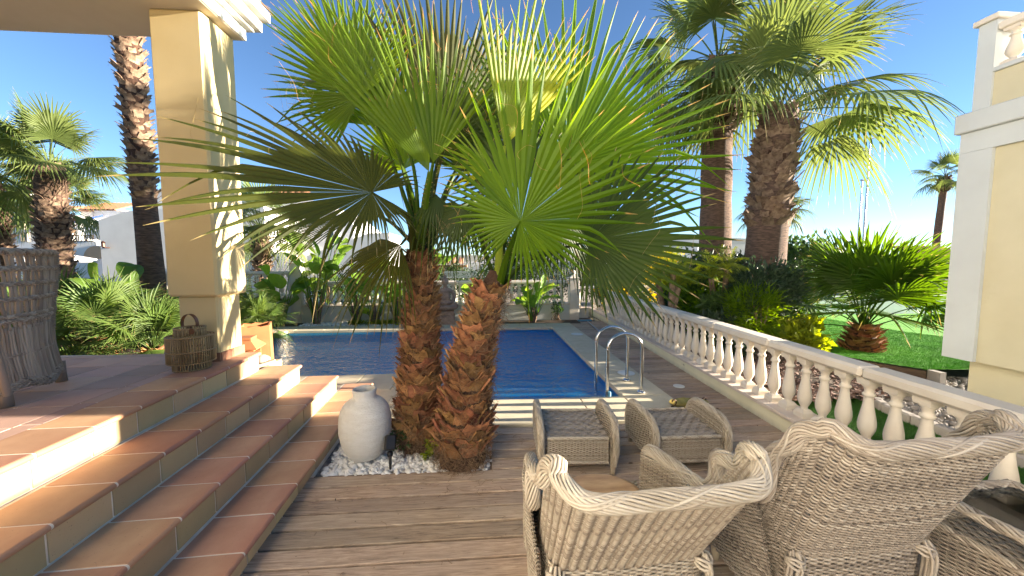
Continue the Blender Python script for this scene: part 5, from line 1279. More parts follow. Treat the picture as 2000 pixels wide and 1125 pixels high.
# glass side table
o = thing('glass_side_table', (2.42, 1.28, 0), R(2), 'rattan side table with clear glass top beside the browner armchair', 'side table')
hw, hd, ht = .235, .31, .52
g = G(); rim(g, [(-hw, hd, ht), (hw, hd, ht), (hw, -hd, ht), (-hw, -hd, ht)], .016, 8, .006, .25, 3, closed=True) if False else None
corners = [(-hw, hd), (hw, hd), (hw, -hd), (-hw, -hd)]
for i in range(4):
    (xa_, ya_), (xb, yb) = corners[i], corners[(i + 1) % 4]
    rim(g, [(xa_, ya_, ht), ((xa_ + xb) / 2, (ya_ + yb) / 2, ht), (xb, yb, ht)], .020, 8, .0065, .30, 3 + i)
g.build('top_rim', M['wicker2'], o, smooth=True)
g = G(); cbox(g, -hw + .012, hw - .012, -hd + .012, hd - .012, ht - .004, ht + .006, .002); g.build('glass_top', M['glass'], o)
for (x, y) in corners:
    g = G(); x *= .97; y *= .97; th_ = np.linspace(0, 2 * math.pi * 16, 16 * 10); hz = np.linspace(.39, ht - .01, len(th_)); tubes(g, np.stack([x + .019 * np.cos(th_), y + .019 * np.sin(th_), hz], 1), .005, 4, tone=.3); tubes(g, np.array([[(x, y, .0), (x, y, .4), (x, y, ht)]]), .016, 8, tone=.2); g.build('leg', M['wicker2'], o, smooth=True)
g = G(); weave(g, ruled([(-hw, -hd, .375), (-hw, hd, .375)], [(hw, -hd, .375), (hw, hd, .375)]), 90, 46, 16, .006, .0048, 4, 5, pair=2); g.build('shelf', M['wicker2'], o, smooth=True)
for i in range(4):
    (xa_, ya_), (xb, yb) = corners[i], corners[(i + 1) % 4]
    g = G(); weave(g, ruled([(xa_, ya_, .06), (xb, yb, .06)], [(xa_, ya_, .37), (xb, yb, .37)]), 80, 34, 18, .0048, .0048, 4, 7 + i); rim(g, [(xa_, ya_, .385), ((xa_ + xb) / 2, (ya_ + yb) / 2, .385), (xb, yb, .385)], .013, 6, .0055, .2, i); g.build('woven_side', M['wicker2'], o, smooth=True)

# stick chair on the terrace (seen from behind)
o = thing('stick_armchair', (-3.28, 2.82, .694), 0, 'rustic grey stick and willow armchair seen from behind at the left edge', 'armchair')
d2 = nrm(np.array([-.223, .532, 0])); n2 = np.array([d2[1], -d2[0], 0])   # along the back, outward normal towards camera
def SB_(s, z, out=0): # s along back from near leg, z height
    return d2 * s + n2 * out + np.array([0, 0, z])
base = np.array([-3.109, 2.609, .694]) - np.array([-3.28, 2.82, .694])
Hc = 1.02
def bp(u, z):   # outline of the back: wide at base, waist, flaring above
    t = z / Hc; W_ = .58; lean = -.16 * t ** 1.5
    flare = (.02 + .16 * (1 - u)) * math.sin(max(0, t - .45) * 2.2) - .075 * math.sin(math.pi * min(t / .9, 1))
    sl = -.22 * t; sr = .58 - .10 * math.sin(math.pi * min(t / .82, 1)) - .055 * t; s = sl + (sr - sl) * u; bow = .07 * math.cos((u - .5) * math.pi) * (1)
    p = base + d2 * s + n2 * (bow * .8 + (.04 * max(0, t - .35) + .02)) + np.array([0, 0, z]); return p
rg = np.random.default_rng(4)
for i in range(30):
    u = (i + .5) / 30; z0_, z1_ = (.10, .52); g = G(); pts = [bp(u + rg.normal(0, .003), z) + rg.normal(0, .002, 3) for z in np.linspace(z0_, z1_, 6)]
    tubes(g, smooth_path(pts, 3), rg.uniform(.0075, .0105), 7, tone=rg.uniform(.2, .95), caps=True); g.build('stick', M['stick'], o, smooth=True)
for i in range(20):
    u = (i + .5) / 20; g = G(); pts = [bp(u + rg.normal(0, .006), z) + rg.normal(0, .002, 3) for z in np.linspace(.50, Hc - .01, 7)]
    tubes(g, smooth_path(pts, 3), rg.uniform(.007, .012), 7, tone=rg.uniform(.15, .8), caps=True); g.build('stick', M['stick'], o, smooth=True)
for z, rd, n_ in ((.10, .016, 6), (.13, .014, 6), (.56, .013, 6), (.59, .012, 6), (.70, .013, 5), (.80, .013, 5), (.90, .014, 5), (1.01, .020, 8), (.33, .006, 3)):
    g = G(); rim(g, [bp(u, z + (.02 * math.sin(u * 9) if z < .2 else 0)) for u in np.linspace(-.01, 1.01, 9)], rd, n_, .0055, .16, int(z * 100)); g.build('willow_braid', M['stick'], o, smooth=True)
for u in (.0, 1.0):
    g = G(); pts = [bp(u, z) for z in np.linspace(.08, Hc, 8)]; tubes(g, smooth_path(pts, 3), .021, 8, tone=.45); th_ = np.linspace(0, 2 * math.pi * 40, 400)
    cl = np.array([bp(u, z) for z in np.linspace(.45, Hc, 400)]); tubes(g, cl + np.stack([.023 * np.cos(th_), .023 * np.sin(th_), 0 * th_], 1), .0045, 4, tone=.35); g.build('corner_post', M['stick'], o, smooth=True)
ns = -n2
for s_, sd_ in ((0.0, 1), (1.0, 1)):
    a0 = bp(s_, .10); g = G()
    for i in range(14):
        f = (i + .5) / 14; b_ = a0 + ns * .55 * f; tubes(g, np.array([b_, b_ + [0, 0, .42]]), .009, 6, tone=rg.uniform(.2, .9))
    rim(g, [a0 + [0, 0, .48], a0 + ns * .3 + [0, 0, .50], a0 + ns * .56 + [0, 0, .47]], .018, 7, .006, .2, 3); rim(g, [a0, a0 + ns * .3, a0 + ns * .56], .013, 6, .005, .2, 3); g.build('side_panel', M['stick'], o, smooth=True)
c0, c1 = bp(0, .40), bp(1, .40)
g = G(); weave(g, ruled([c0, c1], [c0 + ns * .56, c1 + ns * .56]), 60, 50, 16, .005, .0055, 4, 5); g.build('seat', M['stick'], o, smooth=True)
for p in (base, base + d2 * .58, base + ns * .56, base + d2 * .58 + ns * .56):
    g = G(); tubes(g, np.array([[p + [0, 0, .16], p + [0, 0, .08], p]]), np.array([.030, .030, .034]), 10, ref=(0, 1, 0), tone=.25, caps=True); g.build('leg', M['stick'], o, smooth=True)

# ================================================================== TERRACE AND POOLSIDE OBJECTS
# rattan lantern
o = thing('cane_lantern', (-2.575, 3.44, .694), 0, 'round two-tier brown cane lantern with leather handle on the terrace edge', 'lantern')
def cane_ring(r_, z0_, z1_, n, name):
    for i in range(n):
        a = i * 6.2832 / n; g = G(); p = np.array([r_ * math.cos(a), r_ * math.sin(a), 0]); tubes(g, np.array([p + [0, 0, z0_], p + [0, 0, (z0_ + z1_) / 2] + np.random.normal(0, .0015, 3), p + [0, 0, z1_]]), .0052, 6, tone=random.uniform(.2, .95), caps=True)
        g.build(name, M['cane'], o, smooth=True)
def hoop(r_, z, rr_=.006, tone=.5):
    g = G(); a = np.linspace(0, 2 * math.pi, 48, endpoint=False); tubes(g, np.stack([r_ * np.cos(a), r_ * np.sin(a), 0 * a + z], 1), rr_, 6, closed=True, tone=tone); g.build('hoop', M['cane'], o, smooth=True)
cane_ring(.132, .0, .09, 44, 'cane'); cane_ring(.168, .065, .30, 60, 'cane'); cane_ring(.108, .27, .37, 36, 'cane')
for r_, z, w_ in ((.132, .008, .005), (.168, .07, .006), (.172, .17, .007), (.168, .295, .006), (.108, .365, .006), (.150, .296, .006), (.130, .296, .005), (.150, .068, .006)): hoop(r_, z, w_, random.uniform(.3, .7))
g = G(); lathe(g, [(.001, .01), (.13, .01), (.13, .016), (.001, .016)], 24); g.build('base_disc', M['cane'], o)
g = G(); a = np.linspace(-.25, math.pi + .25, 20); V = np.array([[(.062 * math.cos(t) * 1.05, s * .017, .40 + .085 * math.sin(t)) for s in (-1, -.4, .4, 1)] for t in a]); V2 = V * [.93, 1, 1] + [0, 0, -.004]
grid(g, V); grid(g, V2[::-1]); g.build('leather_handle', M['leather'], o, smooth=True)
for s in (-1, 1):
    g = G(); lathe(g, [(.001, .006), (.024, .005), (.026, 0), (.001, -.002)], 14); g.build('handle_tab', M['leather'], o, loc=(s * .075, -.088 if s > 0 else .088, .345), rot=(R(90), 0, 0))
# planter + pierced lantern behind the column
g = G(); o = thing('terracotta_planter', (-2.72, 4.62, .0), R(24), 'tall square terracotta planter with uneven rim behind the column', 'planter')
wv = lambda i: .008 * math.sin(i * 2.1)
for (x0, y0, x1, y1) in ((-1, -1, 1, -1), (1, -1, 1, 1), (1, 1, -1, 1), (-1, 1, -1, -1)):
    b, t_ = .165, .150
    n = 7; V = np.array([[((x0 + (x1 - x0) * j / n) * (b + (t_ - b) * z / .88) * (1 + .0), (y0 + (y1 - y0) * j / n) * (b + (t_ - b) * z / .88), z + (wv(j + z0_) if z > .8 else 0)) for j in range(n + 1)] for z0_, z in enumerate((0, .3, .6, .88))]); grid(g, V)
    V2 = V * [.88, .88, 1]; grid(g, V2[::-1]); grid(g, np.array([V[-1], V2[-1]]))
g.build('clay_body', M['terracotta'], o, smooth=False)
pl = PZ(496, 705, .50)
o = thing('garden_plinth', (-2.60, 4.28, 0), 0, 'low cream masonry plinth hidden beside the steps carrying the terracotta lantern', 'plinth')
g = G(); cbox(g, -.26, .26, -.12, .16, -.05, .50, .006); g.build('plinth_block', M['plaster'], o)
tl = P(485, 690, 4.27)
o = thing('terracotta_lantern', (tl[0] - .03, 4.28, .502), R(12), 'pierced terracotta house lantern with pyramid roof behind the column', 'lantern')
g = G(); cbox(g, -.13, .13, -.13, .13, 0, .02, .004); g.build('base', M['terracotta'], o)
for s in (0, 1, 2, 3):
    g = G()
    for t in range(5):   # lattice bars of a pierced wall
        x = -.09 + t * .045
        for dx in (.045, -.045):
            xa2, xb2 = max(-.1, min(.1, x - dx)), max(-.1, min(.1, x + dx)); tubes(g, np.array([(xa2, -.105, .05), (xb2, -.105, .14)]), .007, 4)
            tubes(g, np.array([(xa2, -.105, .14), (xb2, -.105, .05)]), .007, 4)
    box(g, -.112, -.095, -.112, -.095, .02, .175); box(g, -.095, .095, -.112, -.098, .02, .045); box(g, -.095, .095, -.112, -.098, .15, .175)
    g.build('pierced_wall', M['terracotta'], o, rot=(0, 0, s * math.pi / 2))
g = G(); hexa(g, [(-.15, -.15, .176), (.15, -.15, .176), (.15, .15, .176), (-.15, .15, .176), (-.15, -.15, .195), (.15, -.15, .195), (.15, .15, .195), (-.15, .15, .195)])
hexa(g, [(-.145, -.145, .195), (.145, -.145, .195), (.145, .145, .195), (-.145, .145, .195), (-.075, -.075, .27), (.075, -.075, .27), (.075, .075, .27), (-.075, .075, .27)]); g.build('pyramid_roof', M['terracotta'], o)
g = G(); cbox(g, -.085, .085, -.085, .085, .271, .30, .004); g.build('roof_cap', M['terracotta'], o)
g = G(); th = np.linspace(0, math.pi, 8); V = np.array([[(.09 * math.sin(t) * math.cos(p_), .06 * math.sin(t) * math.sin(p_), .055 + .055 * math.cos(t)) for p_ in np.linspace(0, 6.283, 12)] for t in th]); grid(g, V)
sp_ = P(508, 700, 4.2); tag(g.build('striped_stone', M['stripe'], smooth=True, loc=(sp_[0], 4.22, .503), rot=(0, 0, .4)), 'small dark and cream striped stone at the end of the steps', 'stone')
g = G(); cbox(g, -.14, .10, -.03, .03, 0, .035, .008); tag(g.build('stone_slip', M['coping'], loc=(sp_[0] + .07, 4.17, .506), rot=(0, R(-12), .5)), 'pale stone slip leaning beside the striped stone', 'stone')
# vase
g = G(); pr = [(.001, 0), (.085, 0), (.125, .02), (.165, .075), (.190, .14), (.205, .22), (.207, .29), (.202, .36), (.188, .415), (.163, .46), (.128, .49), (.103, .502), (.094, .512), (.092, .53), (.093, .56), (.097, .575), (.096, .583), (.084, .585), (.078, .575), (.076, .5), (.12, .44), (.15, .3), (.1, .05), (.001, .03)]
pp = np.array(pr); d = np.concatenate([[0], np.cumsum(np.hypot(*np.diff(pp, axis=0).T))]); tt = np.linspace(0, d[-1], 70); pr2 = np.stack([np.interp(tt, d, pp[:, 0]), np.interp(tt, d, pp[:, 1])], 1)
lathe(g, pr2, 48, wob=.0015); o = g.build('stone_vase', M['ceramic'], smooth=True, loc=(-.985, 3.08, .012)); tag(o, 'large rough off-white vase with short neck on the white pebbles', 'vase')
# spotlight
o = thing('garden_spotlight', (-.745, 2.90, .0), R(20), 'black plastic garden spotlight on a spike beside the white vase', 'spotlight')
g = G(); tubes(g, np.array([[(0, 0, -.03), (0, 0, .05), (.0, 0, .11)]]), np.array([.007, .012, .012]), 8, caps=True); g.build('spike', M['black'], o, smooth=True)
g = G(); lathe(g, [(.001, -.022), (.02, -.018), (.024, 0), (.02, .018), (.001, .022)], 12, (0, 0, .12)); g.build('joint', M['black'], o, smooth=True)
g = G(); cbox(g, -.042, .042, -.035, .035, -.055, .06, .010); g.build('lamp_head', M['black'], o, loc=(0.005, .03, .195), rot=(R(-28), R(8), 0))
# pebbles
ico = []
t_ = (1 + 5 ** .5) / 2; iv = np.array([(-1, t_, 0), (1, t_, 0), (-1, -t_, 0), (1, -t_, 0), (0, -1, t_), (0, 1, t_), (0, -1, -t_), (0, 1, -t_), (t_, 0, -1), (t_, 0, 1), (-t_, 0, -1), (-t_, 0, 1)], float); iv /= np.linalg.norm(iv[0])
it = np.array([(0, 11, 5), (0, 5, 1), (0, 1, 7), (0, 7, 10), (0, 10, 11), (1, 5, 9), (5, 11, 4), (11, 10, 2), (10, 7, 6), (7, 1, 8), (3, 9, 4), (3, 4, 2), (3, 2, 6), (3, 6, 8), (3, 8, 9), (4, 9, 5), (2, 4, 11), (6, 2, 10), (8, 6, 7), (9, 8, 1)])
def subdiv(v, t):
    v = list(map(tuple, v)); cache = {}; out = []
    def mid(a, b):
        k = (min(a, b), max(a, b))
        if k not in cache: m = np.array(v[a]) + np.array(v[b]); m /= np.linalg.norm(m); v.append(tuple(m)); cache[k] = len(v) - 1
        return cache[k]
    for a, b, c in t:
        ab, bc, ca = mid(a, b), mid(b, c), mid(c, a); out += [(a, ab, ca), (b, bc, ab), (c, ca, bc), (ab, bc, ca)]
    return np.array(v), np.array(out)
sv_, st_ = subdiv(iv, it)
def pebbles(name, label, n, region, zf, size, seed, mat='pebble'):
    rg = np.random.default_rng(seed); g = G(); k = 0; nvs = len(sv_)
    Vs = []; Ts = []
    for _ in range(n):
        x, y = region(rg)
        if x is None: continue
        s = rg.uniform(*size); sc = np.array([s * rg.uniform(1, 1.45), s * rg.uniform(.8, 1.1), s * rg.uniform(.5, .8)])
        e = np.array(Euler((rg.normal(0, .5), rg.normal(0, .5), rg.uniform(0, 6.28))).to_matrix())
        v = sv_ * (1 + rg.normal(0, .035, (nvs, 1))) * sc @ e.T + [x, y, zf(x, y) + rg.uniform(-.4, .9) * s]
        Vs.append(v); Ts.append(st_ + k * nvs); k += 1
    g.add(np.concatenate(Vs), None, np.concatenate(Ts)); o = g.build(name, M[mat], smooth=True); tag(o, label, 'pebbles', kind='stuff'); return o
def reg1(rg):
    x = rg.uniform(-1.36, .05); y = rg.uniform(2.83, 3.86 if x < -.7 else 3.60)
    return (x, y) if x > -1.15 - .045 * y + .02 else (None, None)
pebbles('white_pebbles', 'loose white pebbles around the vase and the two palm trunks', 3000, reg1, lambda x, y: -.022, (.013, .026), 1)
g = G(); g.add([(-1.5, 2.8, -.05), (.06, 2.8, -.05), (.06, 3.9, -.05), (-1.5, 3.9, -.05)], [(0, 1, 2, 3)]); tag(g.build('pebble_bed', M['gravel']), kind='structure')
g = G(); box(g, .043, .058, 2.84, 3.58, -.10, -.003); box(g, -1.3, .058, 2.822, 2.836, -.10, -.003); tag(g.build('bed_edging', M['timber']), 'thin timber strip edging the pebble bed', 'edging')
pebbles('white_gravel', 'white gravel in the bed behind the pool', 2600, lambda rg: (rg.uniform(-4.6, -.2), rg.uniform(9.47, 10.0)), lambda x, y: .008, (.012, .022), 5)
pebbles('grey_gravel', 'rough grey gravel between kerb and neighbouring house', 2600, lambda rg: (rg.uniform(4.7, 7.2), rg.uniform(3.4, 4.85)), lambda x, y: -.085, (.012, .035), 6, 'rock')
# pool ladder
o = thing('pool_ladder', (0, 0, 0), 0, 'polished steel pool ladder handrails standing on the right coping', 'pool ladder')
for i, (yy, dxx) in enumerate(((4.80, 0), (4.34, 0))):
    pts = [(1.50, yy, -1.1), (1.50, yy, .2), (1.50, yy, .56)]
    for a in np.linspace(180, 0, 9): pts.append((1.715 + .215 * math.cos(R(a)), yy, .56 + .20 * math.sin(R(a))))
    pts += [(1.93, yy, .3), (1.93, yy, .02)]
    g = G(); tubes(g, smooth_path(pts, 4), .0215, 14, ref=(0, 1, 0)); g.build('handrail', M['steel'], o, smooth=True)
    g = G(); lathe(g, [(.022, .030), (.03, .030), (.048, .018), (.052, .001), (.022, .001)], 24, (1.93, yy, .021)); g.build('flange', M['steel'], o, smooth=True)
for z in (-.25, -.5, -.75):
    g = G(); cbox(g, 1.47, 1.53, 4.36, 4.78, z, z + .025, .005); g.build('step', M['lid'], o)
o = thing('floating_thermometer', (1.42, 4.16, -.08), 0, 'greenish floating pool thermometer beside the ladder', 'thermometer')
wp = P(1187, 770, 4.32); o.location = (wp[0] + .02, 4.32, -.10)
g = G(); lathe(g, [(.001, 0), (.045, .005), (.045, .04), (.02, .05), (.02, .14), (.016, .15), (.001, .155)], 16); g.build('float_body', M['cable'], o, smooth=True)
# leaf skimmer net with pole
o = thing('pool_brush', (0, 0, 0), 0, 'blue pool brush with grey telescopic pole lying on the far deck', 'pool brush')
a = PZ(1165, 642, .03); b = PZ(1150, 625, .03); c = PZ(1127, 626, .03); d_ = PZ(1172, 650, .03)
g = G(); tubes(g, np.array([PZ(1148, 628, .03), PZ(1173, 649, .03)]), .016, 8, caps=True); g.build('pole', M['pole'], o, smooth=True)
p = PZ(1142, 626, .02); g = G(); cbox(g, -.19, .19, -.06, .06, 0, .035, .01); g.build('brush_head', M['cable'], o, loc=(p[0], p[1], .004), rot=(0, 0, .1))
# scrolled metal dish
o = thing('metal_dish', (2.27, 3.86, 0.004), R(5), 'oval brass dish with curled dark iron handles behind the footstool', 'dish')
g = G(); n = 26; V = np.array([[(.23 * r_ * math.cos(a), .13 * r_ * math.sin(a), .02 + .055 * r_ ** 2.5 + .004 * math.sin(a * 9) * r_) for a in np.linspace(0, 2 * math.pi, n)] for r_ in np.linspace(.02, 1, 8)]); grid(g, V); grid(g, (V - [0, 0, .006])[::-1]); g.build('dish_bowl', M['brass'], o, smooth=True)
for s in (-1, 1):
    pts = [(s * (.20 + .06 * t * math.cos(t * 4.5)), 0, .07 + .05 * t * math.sin(t * 4.5) + .02) for t in np.linspace(0, 1.1, 14)]; g = G(); tubes(g, smooth_path(pts, 2), .007, 7); g.build('scroll_handle', M['iron'], o, smooth=True)
g = G(); lathe(g, [(.06, 0), (.05, .01), (.03, .02), (.03, .025)], 16); g.build('foot_ring', M['iron'], o)

# meditating statue on its pedestal
o = thing('pedestal', (-.98, 9.62, 0), R(4), 'weathered low stone pedestal under the seated statue', 'pedestal'); g = G(); cbox(g, -.24, .24, -.2, .2, 0, .25, .012); cbox(g, -.22, .22, -.18, .18, .251, .36, .008); g.build('pedestal_block', M['stone_statue'], o)
def ell(g, c, r, rot=(0, 0, 0), n=16, m=10):
    V = np.array([[(math.sin(t) * math.cos(p_), math.sin(t) * math.sin(p_), math.cos(t)) for p_ in np.linspace(0, 2 * math.pi, n + 1)] for t in np.linspace(0, math.pi, m)])
    E_ = np.array(Euler(rot).to_matrix()); V = (V * np.array(r)) @ E_.T + np.array(c); grid(g, V)
def limb(g, pts, rads): tubes(g, smooth_path(pts, 4), np.interp(np.linspace(0, 1, (len(pts) - 1) * 4 + 1), np.linspace(0, 1, len(rads)), rads), 10, caps=True)
g = G()
ell(g, (0, 0, .045), (.27, .20, .05)); ell(g, (0, 0, .16), (.15, .12, .10)); ell(g, (0, .01, .32), (.125, .095, .17)); ell(g, (0, .01, .44), (.165, .085, .085))
ell(g, (0, 0, .545), (.042, .042, .07)); ell(g, (0, -.012, .645), (.068, .078, .095)); ell(g, (0, .01, .70), (.072, .078, .062)); ell(g, (0, .015, .775), (.035, .035, .035)); ell(g, (0, .015, .82), (.014, .014, .035))
ell(g, (0, -.092, .64), (.012, .014, .026)); ell(g, (.074, 0, .635), (.010, .018, .042)); ell(g, (-.074, 0, .635), (.010, .018, .042)); ell(g, (0, -.083, .605), (.022, .01, .008)); ell(g, (0, -.09, .667), (.045, .008, .006))
for s in (-1, 1):
    limb(g, [(s * .155, .01, .45), (s * .205, .0, .33), (s * .17, -.08, .22), (s * .05, -.13, .17)], [.05, .043, .036, .028])
    limb(g, [(s * .07, 0, .12), (s * .22, -.07, .10), (s * .24, -.10, .09)], [.085, .075, .06]); limb(g, [(s * .24, -.10, .09), (s * .08, -.18, .085), (-s * .08, -.16, .10)], [.06, .05, .035])
st = g.build('seated_statue', M['stone_statue'], smooth=True, loc=(-.98, 9.60, .365), rot=(0, 0, R(4)))
rm = st.modifiers.new('remesh', 'REMESH'); rm.mode = 'VOXEL'; rm.voxel_size = .011; rm.use_smooth_shade = True; st.scale = (1.12, 1.12, 1.12)
tag(st, 'weathered stone statue of a cross-legged meditating figure on a pedestal', 'statue')

# ================================================================== FAR BUILDINGS, LAMPS, HILLS
def win(par, x0, x1, z0, z1, y, fr='house_white'):
    g = G(); t = .06
    for a in ((x0 - t, x1 + t, z0 - t, z0), (x0 - t, x1 + t, z1, z1 + t), (x0 - t, x0, z0, z1), (x1, x1 + t, z0, z1), ((x0 + x1) / 2 - .02, (x0 + x1) / 2 + .02, z0, z1)): box(g, a[0], a[1], y - .08, y - .001, a[2], a[3])
    f = g.build('window', M[fr], par); g = G(); box(g, x0, x1, y - .05, y - .02, z0, z1); g.build('pane', M['glass_dark'], f)
def railing(par, x0, x1, y, z0, z1, mat='house_white', n=None, name='railing'):
    g = G(); n = n or int((x1 - x0) / .14); box(g, x0, x1, y - .03, y + .03, z1 - .05, z1); box(g, x0, x1, y - .03, y + .03, z0, z0 + .04)
    for i in range(n + 1): x = x0 + (x1 - x0) * i / n; box(g, x - .015, x + .015, y - .015, y + .015, z0, z1)
    g.build(name, M[mat], par)
def tiled_edge(par, x0, x1, y, z, depth=1.0, step=.28, slope=.35, name='tiled_roof'):
    g = G(); n = int((x1 - x0) / step); 
    for i in range(n):
        x = x0 + step * (i + .5); th = np.linspace(0, math.pi, 6); V = np.array([[(x + .12 * math.cos(t), y + depth * k, z + slope * depth * k + .09 * math.sin(t)) for t in th] for k in (0, 1)]); grid(g, V)
    box(g, x0, x1, y + .02, y + depth, z - .08, z); g.build(name, M['roof_tile'], par)
def pxw(px0, px1, y): return P(px0, 500, y)[0], P(px1, 500, y)[0]
def pzz(py, px, y): return P(px, py, y)[2]
# grey-white house with sloping gable behind the tall palm
Yh = 17.0
o = thing('white_house', (0, 0, 0), 0, 'plain white house with sloping parapet and wall lantern behind the tall dark palm', 'house', 'white houses beyond the garden')
x0, x1 = pxw(198, 520, Yh); xs_ = P(248, 400, Yh)[0]
g = G(); pts = [(x0, -.16), (x1, -.16), (x1, pzz(400, 320, Yh)), (xs_ + .3, pzz(365, 280, Yh)), (xs_, pzz(368, 248, Yh)), (xs_, pzz(408, 248, Yh)), (x0, pzz(425, 198, Yh))]
pts = [(x0, -.16), (x1, -.16), (x1, pzz(395, 330, Yh)), (xs_, pzz(412, 248, Yh)), (x0, pzz(430, 198, Yh))]
n = len(pts); g.ngon([(x, Yh, z) for x, z in pts] + [(x, Yh + 6, z) for x, z in pts], [list(range(n)), list(range(2 * n - 1, n - 1, -1))] + [[(i + 1) % n, i, n + i, n + (i + 1) % n] for i in range(n)]); g.build('wall', M['house_white'], o)
g = G(); box(g, xs_, xs_ + 3.2, Yh + .5, Yh + 3.5, pzz(420, 248, Yh), pzz(366, 248, Yh)); g.build('upper_storey', M['house_white'], o)
lx = P(212, 480, Yh); g = G(); box(g, lx[0] - .05, lx[0] + .05, Yh - .22, Yh - .001, lx[2] - .1, lx[2] - .06); lathe(g, [(.001, .2), (.09, .12), (.05, .1), (.07, -.05), (.001, -.08)], 8, (lx[0] - .02, Yh - .2, lx[2])); g.build('wall_lantern', M['iron'], o)
# middle white block with terraces
Yh = 24.0
o = thing('white_house', (0, 0, 0), 0, 'white terraced house with blue awning, covered terrace and arched peach porch', 'house', 'white houses beyond the garden')
x0, x1 = pxw(20, 204, Yh); Zt = pzz(418, 60, Yh)
g = G(); box(g, x0, P(140, 0 + 500, Yh)[0], Yh, Yh + 7, -.16, Zt); box(g, P(140, 500, Yh)[0], x1, Yh + 1.5, Yh + 7, -.16, pzz(405, 160, Yh)); box(g, P(140, 500, Yh)[0], x1, Yh - .4, Yh + 1.49, -.16, pzz(472, 160, Yh)); g.build('wall', M['house_white'], o)
win(o, *[P(p_, 500, Yh)[0] for p_ in (41, 54)], pzz(446, 48, Yh), pzz(430, 48, Yh), Yh, 'house_beige'); win(o, *[P(p_, 500, Yh)[0] for p_ in (48, 58)], pzz(470, 48, Yh), pzz(455, 48, Yh), Yh, 'house_beige')
tiled_edge(o, x0 - .3, P(135, 500, Yh)[0], Yh - .35, Zt + .02, 1.6)
g = G(); box(g, P(5, 500, Yh)[0], P(30, 500, Yh)[0], Yh + 1, Yh + 3, Zt, pzz(370, 20, Yh)); g.build('chimney', M['house_white'], o)
railing(o, *pxw(112, 140, Yh), Yh - .9, pzz(478, 120, Yh), pzz(457, 120, Yh), 'house_beige'); railing(o, *pxw(150, 198, Yh), Yh - .4, pzz(472, 160, Yh), pzz(460, 160, Yh), 'iron')
railing(o, *pxw(135, 160, Yh), Yh + 1.6, pzz(422, 150, Yh), pzz(408, 150, Yh))
g = G(); a = P(132, 440, Yh); b = P(155, 434, Yh); hexa(g, [(a[0], Yh - .2, a[2]), (b[0], Yh - .2, b[2] - .05), (b[0], Yh + 1.4, b[2] + .5), (a[0], Yh + 1.4, a[2] + .5), (a[0], Yh - .2, a[2] + .05), (b[0], Yh - .2, b[2]), (b[0], Yh + 1.4, b[2] + .6), (a[0], Yh + 1.4, a[2] + .6)]); g.build('awning', M['blue_cloth'], o)
a = P(112, 500, Yh - .9); g = G(); box(g, P(108, 500, Yh)[0], P(133, 500, Yh)[0], Yh - 1.6, Yh - .95, pzz(493, 120, Yh), pzz(489, 120, Yh)); g.build('awning', M['blue_cloth'], o)
g = G(); xa3, xb3 = pxw(150, 200, Yh - 1); zc_ = pzz(506, 170, Yh - 1); za_ = pzz(480, 170, Yh - 1)
n = 12; th = np.linspace(0, math.pi, n); V = np.array([[((xa3 + xb3) / 2 + (xb3 - xa3) / 2 * math.cos(t), Yh - .42 - k * .25, zc_ + (za_ - zc_) * math.sin(t)) for t in th] for k in (0, 1)]); g.ngon(V[1], [list(range(n))]); grid(g, V); g.build('arched_porch', M['house_peach'], o)
# draped canopy on the terrace
o = thing('draped_canopy', (0, 0, 0), 0, 'white sheet draped over a canopy on the far house terrace', 'canopy')
xa3, xb3 = pxw(155, 190, Yh - .1); zb_, zt_ = pzz(467, 170, Yh), pzz(437, 170, Yh); g = G(); n = 12
V = np.array([[(xa3 + (xb3 - xa3) * i / n, Yh + .3 + .08 * math.sin(i * 1.9 + k), zb_ + (zt_ - zb_) * k / 5 * (1 - .22 * abs(i / n - .6)) + .05 * math.sin(i)) for i in range(n + 1)] for k in range(6)]); grid(g, V); V2 = V + [0, .5, 0]; grid(g, V2); grid(g, np.array([V[-1], V2[-1]])); g.build('sheet', M['white_cloth'], o, smooth=True)
for x in (xa3, xb3):
    g = G(); box(g, x - .03, x + .03, Yh + .35, Yh + .41, pzz(474, 170, Yh), zt_); g.build('post', M['iron'], o)
# far block at right of it, with tiled roof
Yh = 27.0; x0, x1 = pxw(165, 235, Yh)
o = thing('white_house', (0, 0, 0), 0, 'shaded pinkish house with tiled roof line behind the plain white wall', 'house', 'white houses beyond the garden')
g = G(); box(g, x0, x1, Yh, Yh + 6, -.16, pzz(408, 190, Yh)); g.build('wall', M['house_white'], o); tiled_edge(o, x0 - .2, x1 + .2, Yh - .2, pzz(411, 190, Yh), 2.0)
# parasols
for i, (px, py, lb) in enumerate(((48, 487, 'white square parasol top just above the wicker chair back'), (118, 500, 'smaller white parasol top right of the wicker chair back'))):
    Yq = 13.0; c_ = P(px, py, Yq); s = 1.0 if i == 0 else .55; z1 = P(px, 486 if i == 0 else 494, Yq)[2]; o = thing('parasol', (c_[0], Yq, -.1), 0, lb, 'parasol', 'white parasols'); zz = z1 + .1
    g = G(); g.add([(-s, -s, zz - .34 * s), (s, -s, zz - .34 * s), (s, s, zz - .34 * s), (-s, s, zz - .34 * s), (0, 0, zz), (-s, -s, zz - .42 * s), (s, -s, zz - .42 * s), (s, s, zz - .42 * s), (-s, s, zz - .42 * s)], [(0, 1, 6, 5), (1, 2, 7, 6), (2, 3, 8, 7), (3, 0, 5, 8)], [(0, 1, 4), (1, 2, 4), (2, 3, 4), (3, 0, 4)]); g.build('canopy', M['white_cloth'], o)
    g = G(); tubes(g, np.array([(0, 0, 0), (0, 0, zz)]), .025, 8); g.build('pole', M['pole'], o)
